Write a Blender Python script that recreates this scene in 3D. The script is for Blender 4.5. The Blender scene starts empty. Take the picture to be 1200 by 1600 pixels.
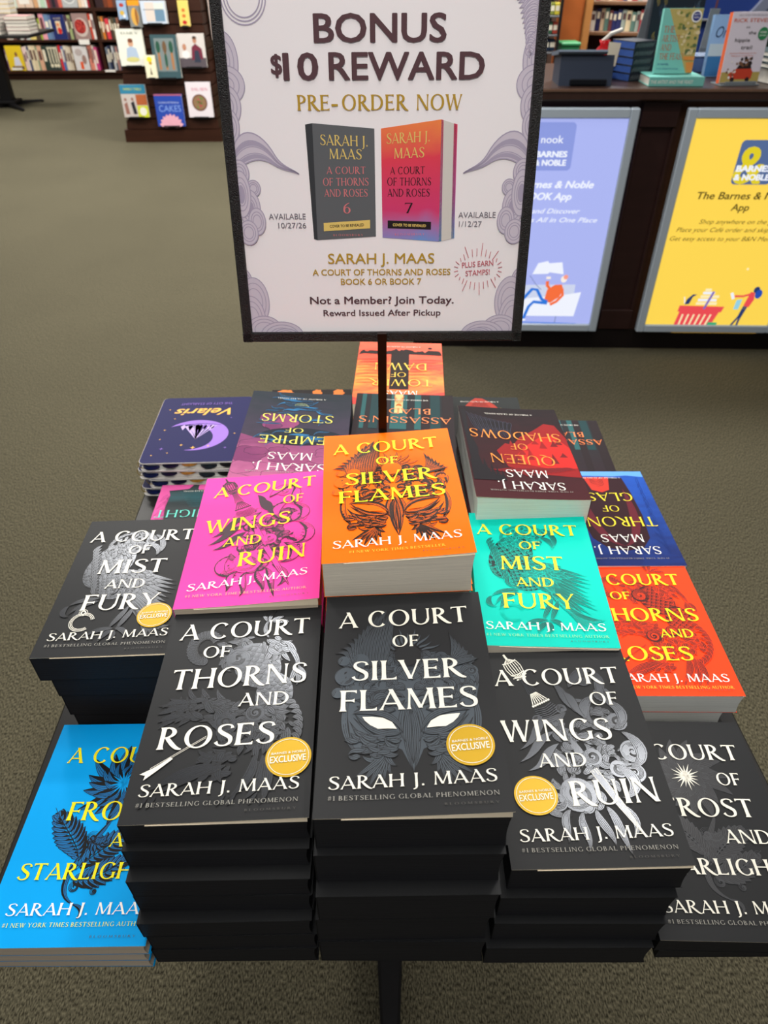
import bpy, bmesh, math, random
from mathutils import Vector, Matrix
random.seed(11)
C = bpy.context.scene.collection
PI = math.pi

# ---------------------------------------------------------------- camera, world, lights, exposure
EYE = 1.42                                   # height of the lens above the carpet
def setup_camera():
    cam = bpy.data.cameras.new('camera'); co = bpy.data.objects.new('camera', cam); C.objects.link(co)
    p, r = math.radians(39.2), math.radians(.3)
    X = Vector((1, 0, 0)); F = Vector((0, math.cos(p), -math.sin(p))); D = Vector((0, -math.sin(p), -math.cos(p)))
    X2 = X*math.cos(r) + D*math.sin(r); D2 = -X*math.sin(r) + D*math.cos(r)
    m = Matrix((X2, -D2, -F)).transposed().to_4x4(); m.translation = (0, 0, EYE)
    co.matrix_world = m
    cam.sensor_fit = 'VERTICAL'; cam.sensor_height = 24; cam.lens = 24*1070/1600
    cam.clip_start = .02; cam.clip_end = 60
    cam.dof.use_dof = True; cam.dof.focus_distance = .62; cam.dof.aperture_fstop = 7.0
    bpy.context.scene.camera = co
setup_camera()
sc = bpy.context.scene
sc.view_settings.view_transform = 'Standard'; sc.view_settings.look = 'None'
sc.view_settings.gamma = 1; sc.view_settings.exposure = 0.0; sc.view_settings.use_curve_mapping = False
w = bpy.data.worlds.new('world'); sc.world = w; w.use_nodes = True
w.node_tree.nodes['Background'].inputs[0].default_value = (.90, .93, 1.0, 1)
w.node_tree.nodes['Background'].inputs[1].default_value = .15
def lamp(name, loc, size, power, col=(1, .965, .905), aim=None, spread=None):
    l = bpy.data.lights.new(name, 'AREA'); l.shape = 'DISK'; l.size = size; l.energy = power; l.color = col
    o = bpy.data.objects.new(name, l); C.objects.link(o); o.location = loc
    if spread: l.spread = math.radians(spread)
    if aim:
        o.rotation_euler = (Vector(aim)-Vector(loc)).to_track_quat('-Z', 'Y').to_euler()
lamp('ceiling_and_fill_lamp', (-1.50, 2.95, 3.0), .24, 34)
lamp('ceiling_and_fill_lamp', (-.56, 2.22, 3.0), .24, 28)
lamp('ceiling_and_fill_lamp', (.78, 1.42, 3.0), .22, 20)
lamp('ceiling_and_fill_lamp', (.0, .7, 3.0), 1.2, 24)
lamp('ceiling_and_fill_lamp', (.1, -1.3, 3.0), 1.0, 8)  # added fill behind the camera to brighten upright faces, no known fixture
lamp('ceiling_and_fill_lamp', (-.15, -.9, 2.9), .5, 1.6, aim=(0, .66, 1.25), spread=42)  # added narrow lamp aimed to brighten the poster, no known fixture
for x, y in ((-4.5, 5.2), (-4.2, 8.0), (-2.2, 5.4), (-5.2, 10.6), (-2.6, 10.0), (1.6, 5.2), (.4, 4.2), (3.2, 4.0), (-.8, 7.0)):
    lamp('ceiling_and_fill_lamp', (x, y, 3.0), .9, 84)

# ---------------------------------------------------------------- materials
def lin(c):
    return tuple(((v/255)/12.92 if v/255 <= .04045 else ((v/255+.055)/1.055)**2.4) for v in c[:3]) + (1,)
MC = {}
def mat(name, rgb, rough=.5, metal=0, spec=.22, noise=0, nscale=40, bump=0, coat=0, emit=0):
    if name in MC: return MC[name]
    m = bpy.data.materials.new(name); m.use_nodes = True; MC[name] = m
    nt = m.node_tree; b = nt.nodes['Principled BSDF']
    b.inputs['Base Color'].default_value = lin(rgb); b.inputs['Roughness'].default_value = rough
    b.inputs['Metallic'].default_value = metal; b.inputs['Specular IOR Level'].default_value = spec
    if coat: b.inputs['Coat Weight'].default_value = coat; b.inputs['Coat Roughness'].default_value = .15
    if emit:
        b.inputs['Emission Color'].default_value = lin(rgb); b.inputs['Emission Strength'].default_value = emit
        b.inputs['Base Color'].default_value = tuple(v*.2 for v in lin(rgb)[:3])+(1,)
    if noise or bump:
        tc = nt.nodes.new('ShaderNodeTexCoord'); n = nt.nodes.new('ShaderNodeTexNoise'); n.inputs['Scale'].default_value = nscale
        n.inputs['Detail'].default_value = 5
        nt.links.new(tc.outputs['Object'], n.inputs['Vector'])
        if noise:
            mx = nt.nodes.new('ShaderNodeMix'); mx.data_type = 'RGBA'
            a = lin(rgb); mx.inputs[6].default_value = tuple(v*(1-noise) for v in a[:3])+(1,); mx.inputs[7].default_value = tuple(min(1, v*(1+noise)) for v in a[:3])+(1,)
            nt.links.new(n.outputs['Fac'], mx.inputs[0]); nt.links.new(mx.outputs[2], b.inputs['Base Color'])
        if bump:
            bp = nt.nodes.new('ShaderNodeBump'); bp.inputs['Strength'].default_value = bump; bp.inputs['Distance'].default_value = .002
            nt.links.new(n.outputs['Fac'], bp.inputs['Height']); nt.links.new(bp.outputs[0], b.inputs['Normal'])
    return m
def col(rgb, rough=.5, **k):
    return mat('ink_%d_%d_%d_%d' % (*rgb, int(rough*100)), rgb, rough, **k)
def pages_mat(name, rgb, rough=.8, var=.22):
    """page edges: thin lines that run along the block"""
    m = mat(name, rgb, rough); nt = m.node_tree; b = nt.nodes['Principled BSDF']
    tc = nt.nodes.new('ShaderNodeTexCoord'); mp = nt.nodes.new('ShaderNodeMapping'); mp.inputs['Scale'].default_value = (9, 9, 900)
    n = nt.nodes.new('ShaderNodeTexNoise'); n.inputs['Scale'].default_value = 1.6; n.inputs['Detail'].default_value = 3
    nt.links.new(tc.outputs['Object'], mp.inputs[0]); nt.links.new(mp.outputs[0], n.inputs['Vector'])
    mx = nt.nodes.new('ShaderNodeMix'); mx.data_type = 'RGBA'; a = lin(rgb)
    mx.inputs[6].default_value = tuple(v*(1-var) for v in a[:3])+(1,); mx.inputs[7].default_value = tuple(min(1, v*(1+var)) for v in a[:3])+(1,)
    nt.links.new(n.outputs['Fac'], mx.inputs[0]); nt.links.new(mx.outputs[2], b.inputs['Base Color'])
    bp = nt.nodes.new('ShaderNodeBump'); bp.inputs['Strength'].default_value = .35; bp.inputs['Distance'].default_value = .0006
    nt.links.new(n.outputs['Fac'], bp.inputs['Height']); nt.links.new(bp.outputs[0], b.inputs['Normal'])
    return m
def carpet_mat():
    m = mat('carpet_weave', (110, 104, 82), .95, spec=.1); nt = m.node_tree; b = nt.nodes['Principled BSDF']
    tc = nt.nodes.new('ShaderNodeTexCoord')
    n = nt.nodes.new('ShaderNodeTexNoise'); n.inputs['Scale'].default_value = 420; n.inputs['Detail'].default_value = 4
    mp = nt.nodes.new('ShaderNodeMapping'); mp.inputs['Scale'].default_value = (1.0, .35, 1)
    nt.links.new(tc.outputs['Object'], mp.inputs[0]); nt.links.new(mp.outputs[0], n.inputs['Vector'])
    n2 = nt.nodes.new('ShaderNodeTexNoise'); n2.inputs['Scale'].default_value = 1.1; n2.inputs['Detail'].default_value = 4
    nt.links.new(tc.outputs['Object'], n2.inputs['Vector'])
    r = nt.nodes.new('ShaderNodeValToRGB'); r.color_ramp.elements[0].position = .36; r.color_ramp.elements[1].position = .66
    r.color_ramp.elements[0].color = lin((43, 40, 30)); r.color_ramp.elements[1].color = lin((116, 110, 89))
    nt.links.new(n.outputs['Fac'], r.inputs[0])
    mx = nt.nodes.new('ShaderNodeMix'); mx.data_type = 'RGBA'; mx.blend_type = 'MULTIPLY'; mx.inputs[0].default_value = .5
    r2 = nt.nodes.new('ShaderNodeValToRGB'); r2.color_ramp.elements[0].position = .3; r2.color_ramp.elements[1].position = .75
    r2.color_ramp.elements[0].color = (.72, .72, .72, 1); r2.color_ramp.elements[1].color = (1, 1, 1, 1)
    nt.links.new(n2.outputs['Fac'], r2.inputs[0]); nt.links.new(r.outputs[0], mx.inputs[6]); nt.links.new(r2.outputs[0], mx.inputs[7])
    nt.links.new(mx.outputs[2], b.inputs['Base Color'])
    bp = nt.nodes.new('ShaderNodeBump'); bp.inputs['Strength'].default_value = .8; bp.inputs['Distance'].default_value = .004
    nt.links.new(n.outputs['Fac'], bp.inputs['Height']); nt.links.new(bp.outputs[0], b.inputs['Normal'])
    return m
def wood_mat(name, a, c, sc_=(1.5, 30, 30), rough=.42):
    m = mat(name, a, rough); nt = m.node_tree; b = nt.nodes['Principled BSDF']
    tc = nt.nodes.new('ShaderNodeTexCoord'); mp = nt.nodes.new('ShaderNodeMapping'); mp.inputs['Scale'].default_value = sc_
    n = nt.nodes.new('ShaderNodeTexNoise'); n.inputs['Scale'].default_value = 1; n.inputs['Detail'].default_value = 6; n.inputs['Distortion'].default_value = .6
    nt.links.new(tc.outputs['Object'], mp.inputs[0]); nt.links.new(mp.outputs[0], n.inputs['Vector'])
    mx = nt.nodes.new('ShaderNodeMix'); mx.data_type = 'RGBA'; mx.inputs[6].default_value = lin(a); mx.inputs[7].default_value = lin(c)
    nt.links.new(n.outputs['Fac'], mx.inputs[0]); nt.links.new(mx.outputs[2], b.inputs['Base Color'])
    return m
def grad_mat(name, stops, axis='Y', lo=-.1, hi=.1, rough=.4, noise=0, nscale=20, emit=0):
    """printed colour blend across an object's own axis"""
    m = mat(name, (128, 128, 128), rough); nt = m.node_tree; b = nt.nodes['Principled BSDF']
    tc = nt.nodes.new('ShaderNodeTexCoord'); sp = nt.nodes.new('ShaderNodeSeparateXYZ'); nt.links.new(tc.outputs['Object'], sp.inputs[0])
    mr = nt.nodes.new('ShaderNodeMapRange'); mr.inputs[1].default_value = lo; mr.inputs[2].default_value = hi
    nt.links.new(sp.outputs[axis], mr.inputs[0]); src = mr.outputs[0]
    if noise:
        mp = nt.nodes.new('ShaderNodeMapping'); mp.inputs['Scale'].default_value = (1, 2.2, 1)
        n = nt.nodes.new('ShaderNodeTexNoise'); n.inputs['Scale'].default_value = nscale; n.inputs['Detail'].default_value = 4; n.inputs['Distortion'].default_value = .8
        nt.links.new(tc.outputs['Object'], mp.inputs[0]); nt.links.new(mp.outputs[0], n.inputs['Vector'])
        s = nt.nodes.new('ShaderNodeMath'); s.operation = 'MULTIPLY_ADD'; s.inputs[1].default_value = noise; 
        nt.links.new(n.outputs['Fac'], s.inputs[0]); 
        a = nt.nodes.new('ShaderNodeMath'); a.operation = 'SUBTRACT'; a.inputs[1].default_value = noise/2
        nt.links.new(src, s.inputs[2]); nt.links.new(s.outputs[0], a.inputs[0]); src = a.outputs[0]
    b.inputs['Specular IOR Level'].default_value = .08
    r = nt.nodes.new('ShaderNodeValToRGB'); el = r.color_ramp.elements
    while len(el) < len(stops): el.new(.5)
    for e, (p, c) in zip(el, stops): e.position = p; e.color = lin(c)
    nt.links.new(src, r.inputs[0]); nt.links.new(r.outputs[0], b.inputs['Base Color'])
    if emit: nt.links.new(r.outputs[0], b.inputs['Emission Color']); b.inputs['Emission Strength'].default_value = emit
    return m

# ---------------------------------------------------------------- mesh helpers
class MB:
    def __init__(s): s.v = []; s.f = []; s.m = []
    def poly(s, pts, mi=0):
        n = len(s.v); s.v += [tuple(p) for p in pts]; s.f.append(tuple(range(n, n+len(pts)))); s.m.append(mi)
    def strip(s, A, B, mi=0):
        n = len(s.v); k = len(A)
        for a, b in zip(A, B): s.v += [tuple(a), tuple(b)]
        for i in range(k-1): s.f.append((n+2*i, n+2*i+1, n+2*i+3, n+2*i+2)); s.m.append(mi)
    def box(s, x0, x1, y0, y1, z0, z1, mi=0, bev=0):
        if bev: return s.bbox(x0, x1, y0, y1, z0, z1, bev, mi)
        n = len(s.v); s.v += [(x, y, z) for z in (z0, z1) for y in (y0, y1) for x in (x0, x1)]
        for f in ((0, 2, 3, 1), (4, 5, 7, 6), (0, 1, 5, 4), (2, 6, 7, 3), (0, 4, 6, 2), (1, 3, 7, 5)):
            s.f.append(tuple(n+i for i in f)); s.m.append(mi)
    def bbox(s, x0, x1, y0, y1, z0, z1, b, mi=0):
        def ring(z, i): return [(x0+b, y0+i, z), (x1-b, y0+i, z), (x1-i, y0+b, z), (x1-i, y1-b, z), (x1-b, y1-i, z), (x0+b, y1-i, z), (x0+i, y1-b, z), (x0+i, y0+b, z)]
        s.loft([ring(z0, b), ring(z0+b, 0), ring(z1-b, 0), ring(z1, b)], mi)
    def loft(s, rings, mi=0, cap=True, closed=True):
        n = len(s.v); k = len(rings[0])
        for r in rings: s.v += [tuple(p) for p in r]
        for j in range(len(rings)-1):
            for i in range(k if closed else k-1):
                a = n+j*k+i; b = n+j*k+(i+1) % k; s.f.append((a, b, b+k, a+k)); s.m.append(mi)
        if cap:
            s.f.append(tuple(n+i for i in reversed(range(k)))); s.m.append(mi)
            s.f.append(tuple(n+(len(rings)-1)*k+i for i in range(k))); s.m.append(mi)
    def prism(s, pts, y0, y1, mi=0):           # outline in x,z pushed along y
        s.loft([[(x, y0, z) for x, z in pts], [(x, y1, z) for x, z in pts]], mi)
    def tube(s, path, r, n=10, mi=0):
        path = [Vector(p) for p in path]; rings = []
        rr = r if isinstance(r, (list, tuple)) else [r]*len(path)
        for i, p in enumerate(path):
            d = (path[min(i+1, len(path)-1)]-path[max(i-1, 0)]).normalized()
            a = d.orthogonal().normalized() if i == 0 else (a - d*a.dot(d)).normalized()
            b = d.cross(a)
            rings.append([p+(a*math.cos(2*PI*k/n)+b*math.sin(2*PI*k/n))*rr[i] for k in range(n)])
        s.loft(rings, mi)
    def build(s, name, mats, parent=None, smooth=False, label=None):
        me = bpy.data.meshes.new(name); me.from_pydata(s.v, [], s.f)
        if not isinstance(mats, (list, tuple)): mats = [mats]
        for m in mats: me.materials.append(m)
        me.polygons.foreach_set('material_index', s.m)
        if smooth: me.polygons.foreach_set('use_smooth', [True]*len(s.f))
        me.update()
        o = bpy.data.objects.new(name, me); C.objects.link(o)
        if parent: o.parent = parent
        if label: o['label'] = label
        return o
def tag(o, label=None, cat=None, group=None, kind=None):
    if label: o['label'] = label
    if cat: o['category'] = cat
    if group: o['group'] = group
    if kind: o['kind'] = kind
    return o
def thing(name, label, cat, loc=(0, 0, 0), rz=0, group=None):
    o = bpy.data.objects.new(name, None); o.empty_display_size = .05; C.objects.link(o)
    o.location = loc; o.rotation_euler = (0, 0, rz)
    return tag(o, label, cat, group)
def dup(root, loc, rz, label, group=None):
    r = root.copy(); C.objects.link(r); r.location = loc; r.rotation_euler = (0, 0, rz); r['label'] = label
    if group: r['group'] = group
    for ch in list(root.children):
        c = ch.copy(); C.objects.link(c); c.parent = r
        for g in list(ch.children):
            d = g.copy(); C.objects.link(d); d.parent = c
    return r

# ---------------------------------------------------------------- drawing on a surface (units: mm in u,v)
def bez(p, n=14):
    out = []
    for i in range(n+1):
        t = i/n; a = (1-t)**3; b = 3*t*(1-t)**2; c = 3*t*t*(1-t); d = t**3
        out.append((a*p[0][0]+b*p[1][0]+c*p[2][0]+d*p[3][0], a*p[0][1]+b*p[1][1]+c*p[2][1]+d*p[3][1]))
    return out
def normals(pts):
    N = []
    for i in range(len(pts)):
        a = pts[max(i-1, 0)]; b = pts[min(i+1, len(pts)-1)]; dx = b[0]-a[0]; dy = b[1]-a[1]; l = math.hypot(dx, dy) or 1
        N.append((-dy/l, dx/l))
    return N
class Draw:
    """collects flat shapes in u,v millimetres and lays them on a surface S(u,v,eps) -> xyz"""
    def __init__(s, S, mb=None): s.S = S; s.mb = mb or MB(); s.e = .0003; s.k = 1.0; s.nl = 0
    def P(s, u, v): return s.S(u/1000, v/1000, s.e)
    def poly(s, pts, mi=0):
        xs = [p[0] for p in pts]; ys = [p[1] for p in pts]
        if max(xs)-min(xs) < 16: s.mb.poly([s.P(*p) for p in pts], mi); return
        bm = bmesh.new(); f = bm.faces.new([bm.verts.new((p[0], p[1], 0)) for p in pts]); bmesh.ops.triangulate(bm, faces=[f])
        for _ in range(4):
            E_ = [e for e in bm.edges if e.calc_length() > 12]
            if not E_: break
            bmesh.ops.subdivide_edges(bm, edges=E_, cuts=1); bmesh.ops.triangulate(bm, faces=[g for g in bm.faces if len(g.verts) > 3])
        bm.verts.index_update(); n = len(s.mb.v)
        s.mb.v += [tuple(s.P(v.co.x, v.co.y)) for v in bm.verts]
        for g in bm.faces: s.mb.f.append(tuple(n+v.index for v in g.verts)); s.mb.m.append(mi)
        bm.free()
    def ribbon(s, pts, w, mi=0, taper=True):
        N = normals(pts); k = len(pts)-1; A = []; B = []
        for i, (p, n) in enumerate(zip(pts, N)):
            ww = (w[i] if isinstance(w, list) else w)*.5
            if taper and not isinstance(w, list): ww *= .35+.65*math.sin(PI*min(1, max(0, i/k)))
            A.append(s.P(p[0]+n[0]*ww, p[1]+n[1]*ww)); B.append(s.P(p[0]-n[0]*ww, p[1]-n[1]*ww))
        s.mb.strip(A, B, mi)
    def rect(s, x0, x1, y0, y1, mi=0): s.poly([(x0, y0), (x1, y0), (x1, y1), (x0, y1)], mi)
    def disc(s, cx, cy, rx, ry=None, mi=0, n=40):
        ry = ry or rx; s.poly([(cx+rx*math.cos(2*PI*i/n), cy+ry*math.sin(2*PI*i/n)) for i in range(n)], mi)
    def ring(s, cx, cy, r, w, mi=0, a0=0, a1=2*PI, ry=None, n=40):
        ry = ry or r
        s.ribbon([(cx+r*math.cos(a0+(a1-a0)*i/n), cy+ry*math.sin(a0+(a1-a0)*i/n)) for i in range(n+1)], w, mi, False)
    def lock(s, p, w, lines=5, lw=.42, mi=0, fill=None, pw=.8, n=12, body=None):
        lw *= s.k; lines += s.nl if lines > 2 else 0
        pts = bez(p, n); N = normals(pts)
        prof = [math.sin(PI*min(1, (i/n)**pw))*w*.5 for i in range(n+1)]
        if fill is not None:
            e = s.e
            s.mb.strip([s.P(q[0]+m[0]*h, q[1]+m[1]*h) for q, m, h in zip(pts, N, prof)], [s.P(q[0]-m[0]*h, q[1]-m[1]*h) for q, m, h in zip(pts, N, prof)], fill)
            s.e = e+.0000012
        for k in range(lines):
            o = -1+2*k/max(1, lines-1) if lines > 1 else 0
            thick = lw*(1.25 if abs(o) > .9 else .8+.5*(1-o)*.5)
            s.ribbon([(q[0]+m[0]*h*o, q[1]+m[1]*h*o) for q, m, h in zip(pts, N, prof)], thick, mi)
        if body is not None:    # solid dark side of the lock
            s.mb.strip([s.P(q[0]-m[0]*h*.15, q[1]-m[1]*h*.15) for q, m, h in zip(pts, N, prof)], [s.P(q[0]-m[0]*h, q[1]-m[1]*h) for q, m, h in zip(pts, N, prof)], body)
        s.e += .0000012
    def spiral(s, cx, cy, r, a0=0, turns=1.6, w=.6, mi=0, lines=2, gap=1.3, sgn=1, fill=None):
        if fill is not None:
            s.disc(cx, cy, r, r, fill, 24); s.e += .0000015
        for k in range(lines):
            pts = []
            n = int(18*turns)
            for i in range(n+1):
                t = i/n; a = a0+sgn*turns*2*PI*t; rr = max(.3, (r-k*gap)*(1-t)**.8)
                pts.append((cx+rr*math.cos(a), cy+rr*math.sin(a)))
            s.ribbon(pts, w, mi)
    def scales(s, cx, cy, rx, ry, rot=0, r=4, lw=.4, mi=0, fill=None):
        c, q = math.cos(rot), math.sin(rot)
        if fill is not None:
            e = s.e
            s.poly([(cx+rx*math.cos(a)*c-ry*math.sin(a)*q, cy+rx*math.cos(a)*q+ry*math.sin(a)*c) for a in [2*PI*i/30 for i in range(30)]], fill); s.e = e+.000002
        y = -ry; row = 0
        while y < ry:
            x = -rx+(row % 2)*r
            while x < rx:
                if (x/rx)**2+(y/ry)**2 < 1:
                    for k in range(3):
                        rr = r*(1-.28*k)
                        s.ribbon([(cx+(x+rr*math.cos(a))*c-(y+rr*math.sin(a))*q, cy+(x+rr*math.cos(a))*q+(y+rr*math.sin(a))*c) for a in [-PI*i/7 for i in range(8)]], lw*(1.3 if k == 0 else .8), mi)
                x += 2*r
            y += r*.95; row += 1
    def fur(s, cx, cy, rx, ry, ang, n, ln, w, seed=1, curl=1., **k):
        R = random.Random(seed)
        for i in range(n):
            a = R.uniform(0, 2*PI); q = math.sqrt(R.random()); x = cx+rx*q*math.cos(a); y = cy+ry*q*math.sin(a)
            d = (ang(x, y) if callable(ang) else ang)+R.uniform(-.35, .35); l = ln*R.uniform(.6, 1.3); c = curl*R.uniform(-1, 1)
            p = [(x, y), (x+l*.35*math.cos(d), y+l*.35*math.sin(d)), (x+l*.7*math.cos(d+c*.6), y+l*.7*math.sin(d+c*.6)), (x+l*math.cos(d+c), y+l*math.sin(d+c))]
            s.lock(p, w*R.uniform(.7, 1.2), n=8, **k)

# ---------------------------------------------------------------- flared roman capitals, drawn stroke by stroke
TH, TN = .150, .062
def g_v(x0, y0, x1, y1, w, f0=.05, f1=.05):
    """mostly upright stroke; ends flare sideways"""
    def ctr(t): return (x0+(x1-x0)*t, y0+(y1-y0)*t)
    prof = [(0, w/2+f0), (.035, w/2+f0*.55), (.10, w/2+f0*.18), (.25, w/2), (.75, w/2), (.90, w/2+f1*.18), (.965, w/2+f1*.55), (1, w/2+f1)]
    L = [(ctr(t)[0]-h, ctr(t)[1]) for t, h in prof]; R = [(ctr(t)[0]+h, ctr(t)[1]) for t, h in prof]
    return ('s', L, R)
def g_h(x0, x1, y, w=TN, f1=.07, up=1, dn=1):
    xs = [x0, x0+(x1-x0)*.7, x0+(x1-x0)*.9, x1, x1+.02*(1 if x1 > x0 else -1)]
    hs = [0, 0, f1*.3, f1, f1*1.1]
    return ('s', [(x, y+w/2+h*up) for x, h in zip(xs, hs)], [(x, y-w/2-h*dn) for x, h in zip(xs, hs)])
def g_arc(cx, cy, rx, ry, a0, a1, wv=TH, wh=TN, n=22, e0=0, e1=0):
    L = []; R = []
    for i in range(n+1):
        t = i/n; a = math.radians(a0+(a1-a0)*t); w = wh+(wv-wh)*abs(math.cos(a))**1.3
        if e0 and t < .12: w += e0*(1-t/.12)
        if e1 and t > .88: w += e1*(t-.88)/.12
        c, s = math.cos(a), math.sin(a)
        L.append((cx+(rx)*c, cy+(ry)*s)); R.append((cx+(rx-w)*c, cy+(ry-w*(.8 if abs(s) > .5 else 1))*s))
    return ('s', L, R)
def g_path(pts, ws):
    P = []
    q = [pts[0]]+pts+[pts[-1]]
    W_ = [ws[0]]+ws+[ws[-1]]; out = []; wo = []
    for i in range(1, len(q)-2):
        for k in range(5):
            t = k/5; p0, p1, p2, p3 = q[i-1], q[i], q[i+1], q[i+2]
            out.append(tuple(.5*(2*p1[j]+(-p0[j]+p2[j])*t+(2*p0[j]-5*p1[j]+4*p2[j]-p3[j])*t*t+(-p0[j]+3*p1[j]-3*p2[j]+p3[j])*t**3) for j in (0, 1)))
            wo.append(W_[i]+(W_[i+1]-W_[i])*t)
    out.append(pts[-1]); wo.append(ws[-1]); N = normals(out)
    return ('s', [(p[0]+n[0]*w/2, p[1]+n[1]*w/2) for p, n, w in zip(out, N, wo)], [(p[0]-n[0]*w/2, p[1]-n[1]*w/2) for p, n, w in zip(out, N, wo)])
def glyphs():
    S_ = g_path([(.60, .80), (.55, .93), (.36, .975), (.16, .90), (.13, .73), (.26, .59), (.44, .47), (.57, .34), (.56, .13), (.37, .025), (.16, .06), (.05, .20)],
                [.13, .06, .05, .09, .13, .15, .15, .15, .11, .055, .06, .13])
    G = {
     'A': (.86, [g_v(.04, 0, .44, 1, .06, .05, 0), g_v(.40, 1, .80, 0, .15, 0, .05), g_h(.17, .66, .30, f1=0)]),
     'B': (.70, [g_v(.12, 0, .12, 1, TH), g_arc(.22, .75, .34, .25, 90, -90), g_arc(.22, .27, .42, .28, 90, -90), g_h(.10, .25, .97, f1=0), g_h(.10, .25, .52, f1=0), g_h(.10, .25, .03, f1=0)]),
     'C': (.92, [g_arc(.52, .5, .48, .52, 48, 312, e0=.07, e1=.05)]),
     'D': (.92, [g_v(.12, 0, .12, 1, TH), g_arc(.32, .5, .56, .5, 90, -90), g_h(.10, .34, .97, f1=0), g_h(.10, .34, .03, f1=0)]),
     'E': (.68, [g_v(.12, 0, .12, 1, TH), g_h(.12, .60, .965, up=0), g_h(.12, .52, .52, f1=.05), g_h(.12, .64, .035, dn=0)]),
     'F': (.64, [g_v(.12, 0, .12, 1, TH), g_h(.12, .60, .965, up=0), g_h(.12, .52, .50, f1=.05)]),
     'G': (.95, [g_arc(.52, .5, .48, .52, 48, 318, e0=.07), g_v(.84, .06, .84, .42, TH*.9, 0, .05)]),
     'H': (.92, [g_v(.12, 0, .12, 1, TH), g_v(.80, 0, .80, 1, TH), g_h(.15, .78, .52, f1=0)]),
     'I': (.30, [g_v(.15, 0, .15, 1, TH)]),
     'J': (.36, [g_v(.20, -.05, .20, 1, TH, 0, .05), g_path([(.215, .02), (.16, -.16), (.0, -.24)], [.13, .10, .05])]),
     'K': (.78, [g_v(.12, 0, .12, 1, TH), g_v(.22, .48, .66, 1, .07, 0, .05), g_v(.28, .56, .72, 0, .15, 0, .05)]),
     'L': (.64, [g_v(.12, 0, .12, 1, TH), g_h(.12, .60, .035, dn=0)]),
     'M': (1.08, [g_v(.10, 0, .15, 1, .07), g_v(.15, 1, .53, .05, .14, 0, 0), g_v(.90, 1, .53, .05, .07, 0, 0), g_v(.96, 0, .90, 1, .15)]),
     'N': (.96, [g_v(.11, 0, .11, 1, .07), g_v(.13, 1, .83, 0, .15, .0, 0), g_v(.84, 0, .84, 1, .07)]),
     'O': (1.06, [g_arc(.53, .5, .50, .52, 0, 360, n=44)]),
     'P': (.66, [g_v(.12, 0, .12, 1, TH), g_arc(.22, .73, .40, .27, 90, -90), g_h(.10, .25, .97, f1=0), g_h(.10, .25, .48, f1=0)]),
     'Q': (1.06, [g_arc(.53, .5, .50, .52, 0, 360, n=44), g_path([(.50, .02), (.70, -.12), (1.0, -.16)], [.10, .10, .05])]),
     'R': (.82, [g_v(.12, 0, .12, 1, TH), g_arc(.22, .75, .38, .26, 90, -90), g_h(.10, .25, .97, f1=0), g_h(.10, .28, .51, f1=0), g_path([(.30, .50), (.52, .22), (.72, .03), (.90, -.03)], [.13, .15, .12, .04])]),
     'S': (.66, [S_]),
     'T': (.82, [g_v(.41, 0, .41, 1, TH, .05, 0), g_h(.41, .78, .965, up=0), g_h(.41, .04, .965, up=0)]),
     'U': (.92, [g_v(.12, .30, .12, 1, TH, 0, .05), g_v(.80, .30, .80, 1, .085, 0, .05), g_arc(.442, .34, .397, .36, 180, 360, wv=.12, wh=.07)]),
     'V': (.86, [g_v(.08, 1, .44, 0, .15, .05, 0), g_v(.80, 1, .44, 0, .065, .05, 0)]),
     'W': (1.24, [g_v(.08, 1, .36, 0, .14, .05, 0), g_v(.62, 1, .36, 0, .06, .0, 0), g_v(.60, 1, .88, 0, .14, .04, 0), g_v(1.16, 1, .88, 0, .06, .05, 0)]),
     'Y': (.82, [g_v(.41, 0, .41, .50, TH, .05, 0), g_v(.06, 1, .40, .46, .14, .05, 0), g_v(.76, 1, .42, .46, .065, .05, 0)]),
     '.': (.24, [g_v(.12, 0, .12, .14, .13, 0, 0)]), "'": (.2, [g_v(.10, .72, .12, 1, .06, 0, .03)]),
     '#': (.70, [g_v(.18, 0, .28, 1, .06, 0, 0), g_v(.42, 0, .52, 1, .06, 0, 0), g_h(.05, .65, .66, f1=0), g_h(.03, .63, .34, f1=0)]),
     '1': (.40, [g_v(.2, 0, .2, 1, TH, .05, 0), g_h(.2, .06, .93, f1=0)]),
     '6': (.70, [g_arc(.35, .30, .30, .32, 0, 360, n=30), g_path([(.10, .34), (.16, .66), (.34, .88), (.56, 1.02)], [.12, .12, .09, .04])]),
     '7': (.66, [g_h(.60, .06, .955, up=0), g_v(.24, 0, .60, .97, .13, .03, 0)]),
    }
    return G
GL = glyphs()
def caps(D, text, x0, x1, base, cap, mi=0, dy=0, track=.10, bold=1.0):
    """letters spread from x0 to x1, baseline at base (rising by dy), in capitals cap tall"""
    adv = 0; pos = []
    for ch in text:
        if ch == ' ': adv += .42; continue
        a, g = GL[ch]; pos.append((adv, g)); adv += a+track
    adv -= track; sx = (x1-x0)/adv
    for p, g in pos:
        e0 = D.e
        for _, L, R in g:
            D.e += .000006
            if bold != 1:
                L, R = [(( l[0]+r[0])/2+(l[0]-r[0])/2*bold, (l[1]+r[1])/2+(l[1]-r[1])/2*bold) for l, r in zip(L, R)], [((l[0]+r[0])/2-(l[0]-r[0])/2*bold, (l[1]+r[1])/2-(l[1]-r[1])/2*bold) for l, r in zip(L, R)]
            f = lambda q: D.P(x0+(p+q[0])*sx, base+dy*(p+q[0])/adv+q[1]*cap)
            D.mb.strip([f(q) for q in L], [f(q) for q in R], mi)
        D.e = e0
FT = {}
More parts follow.
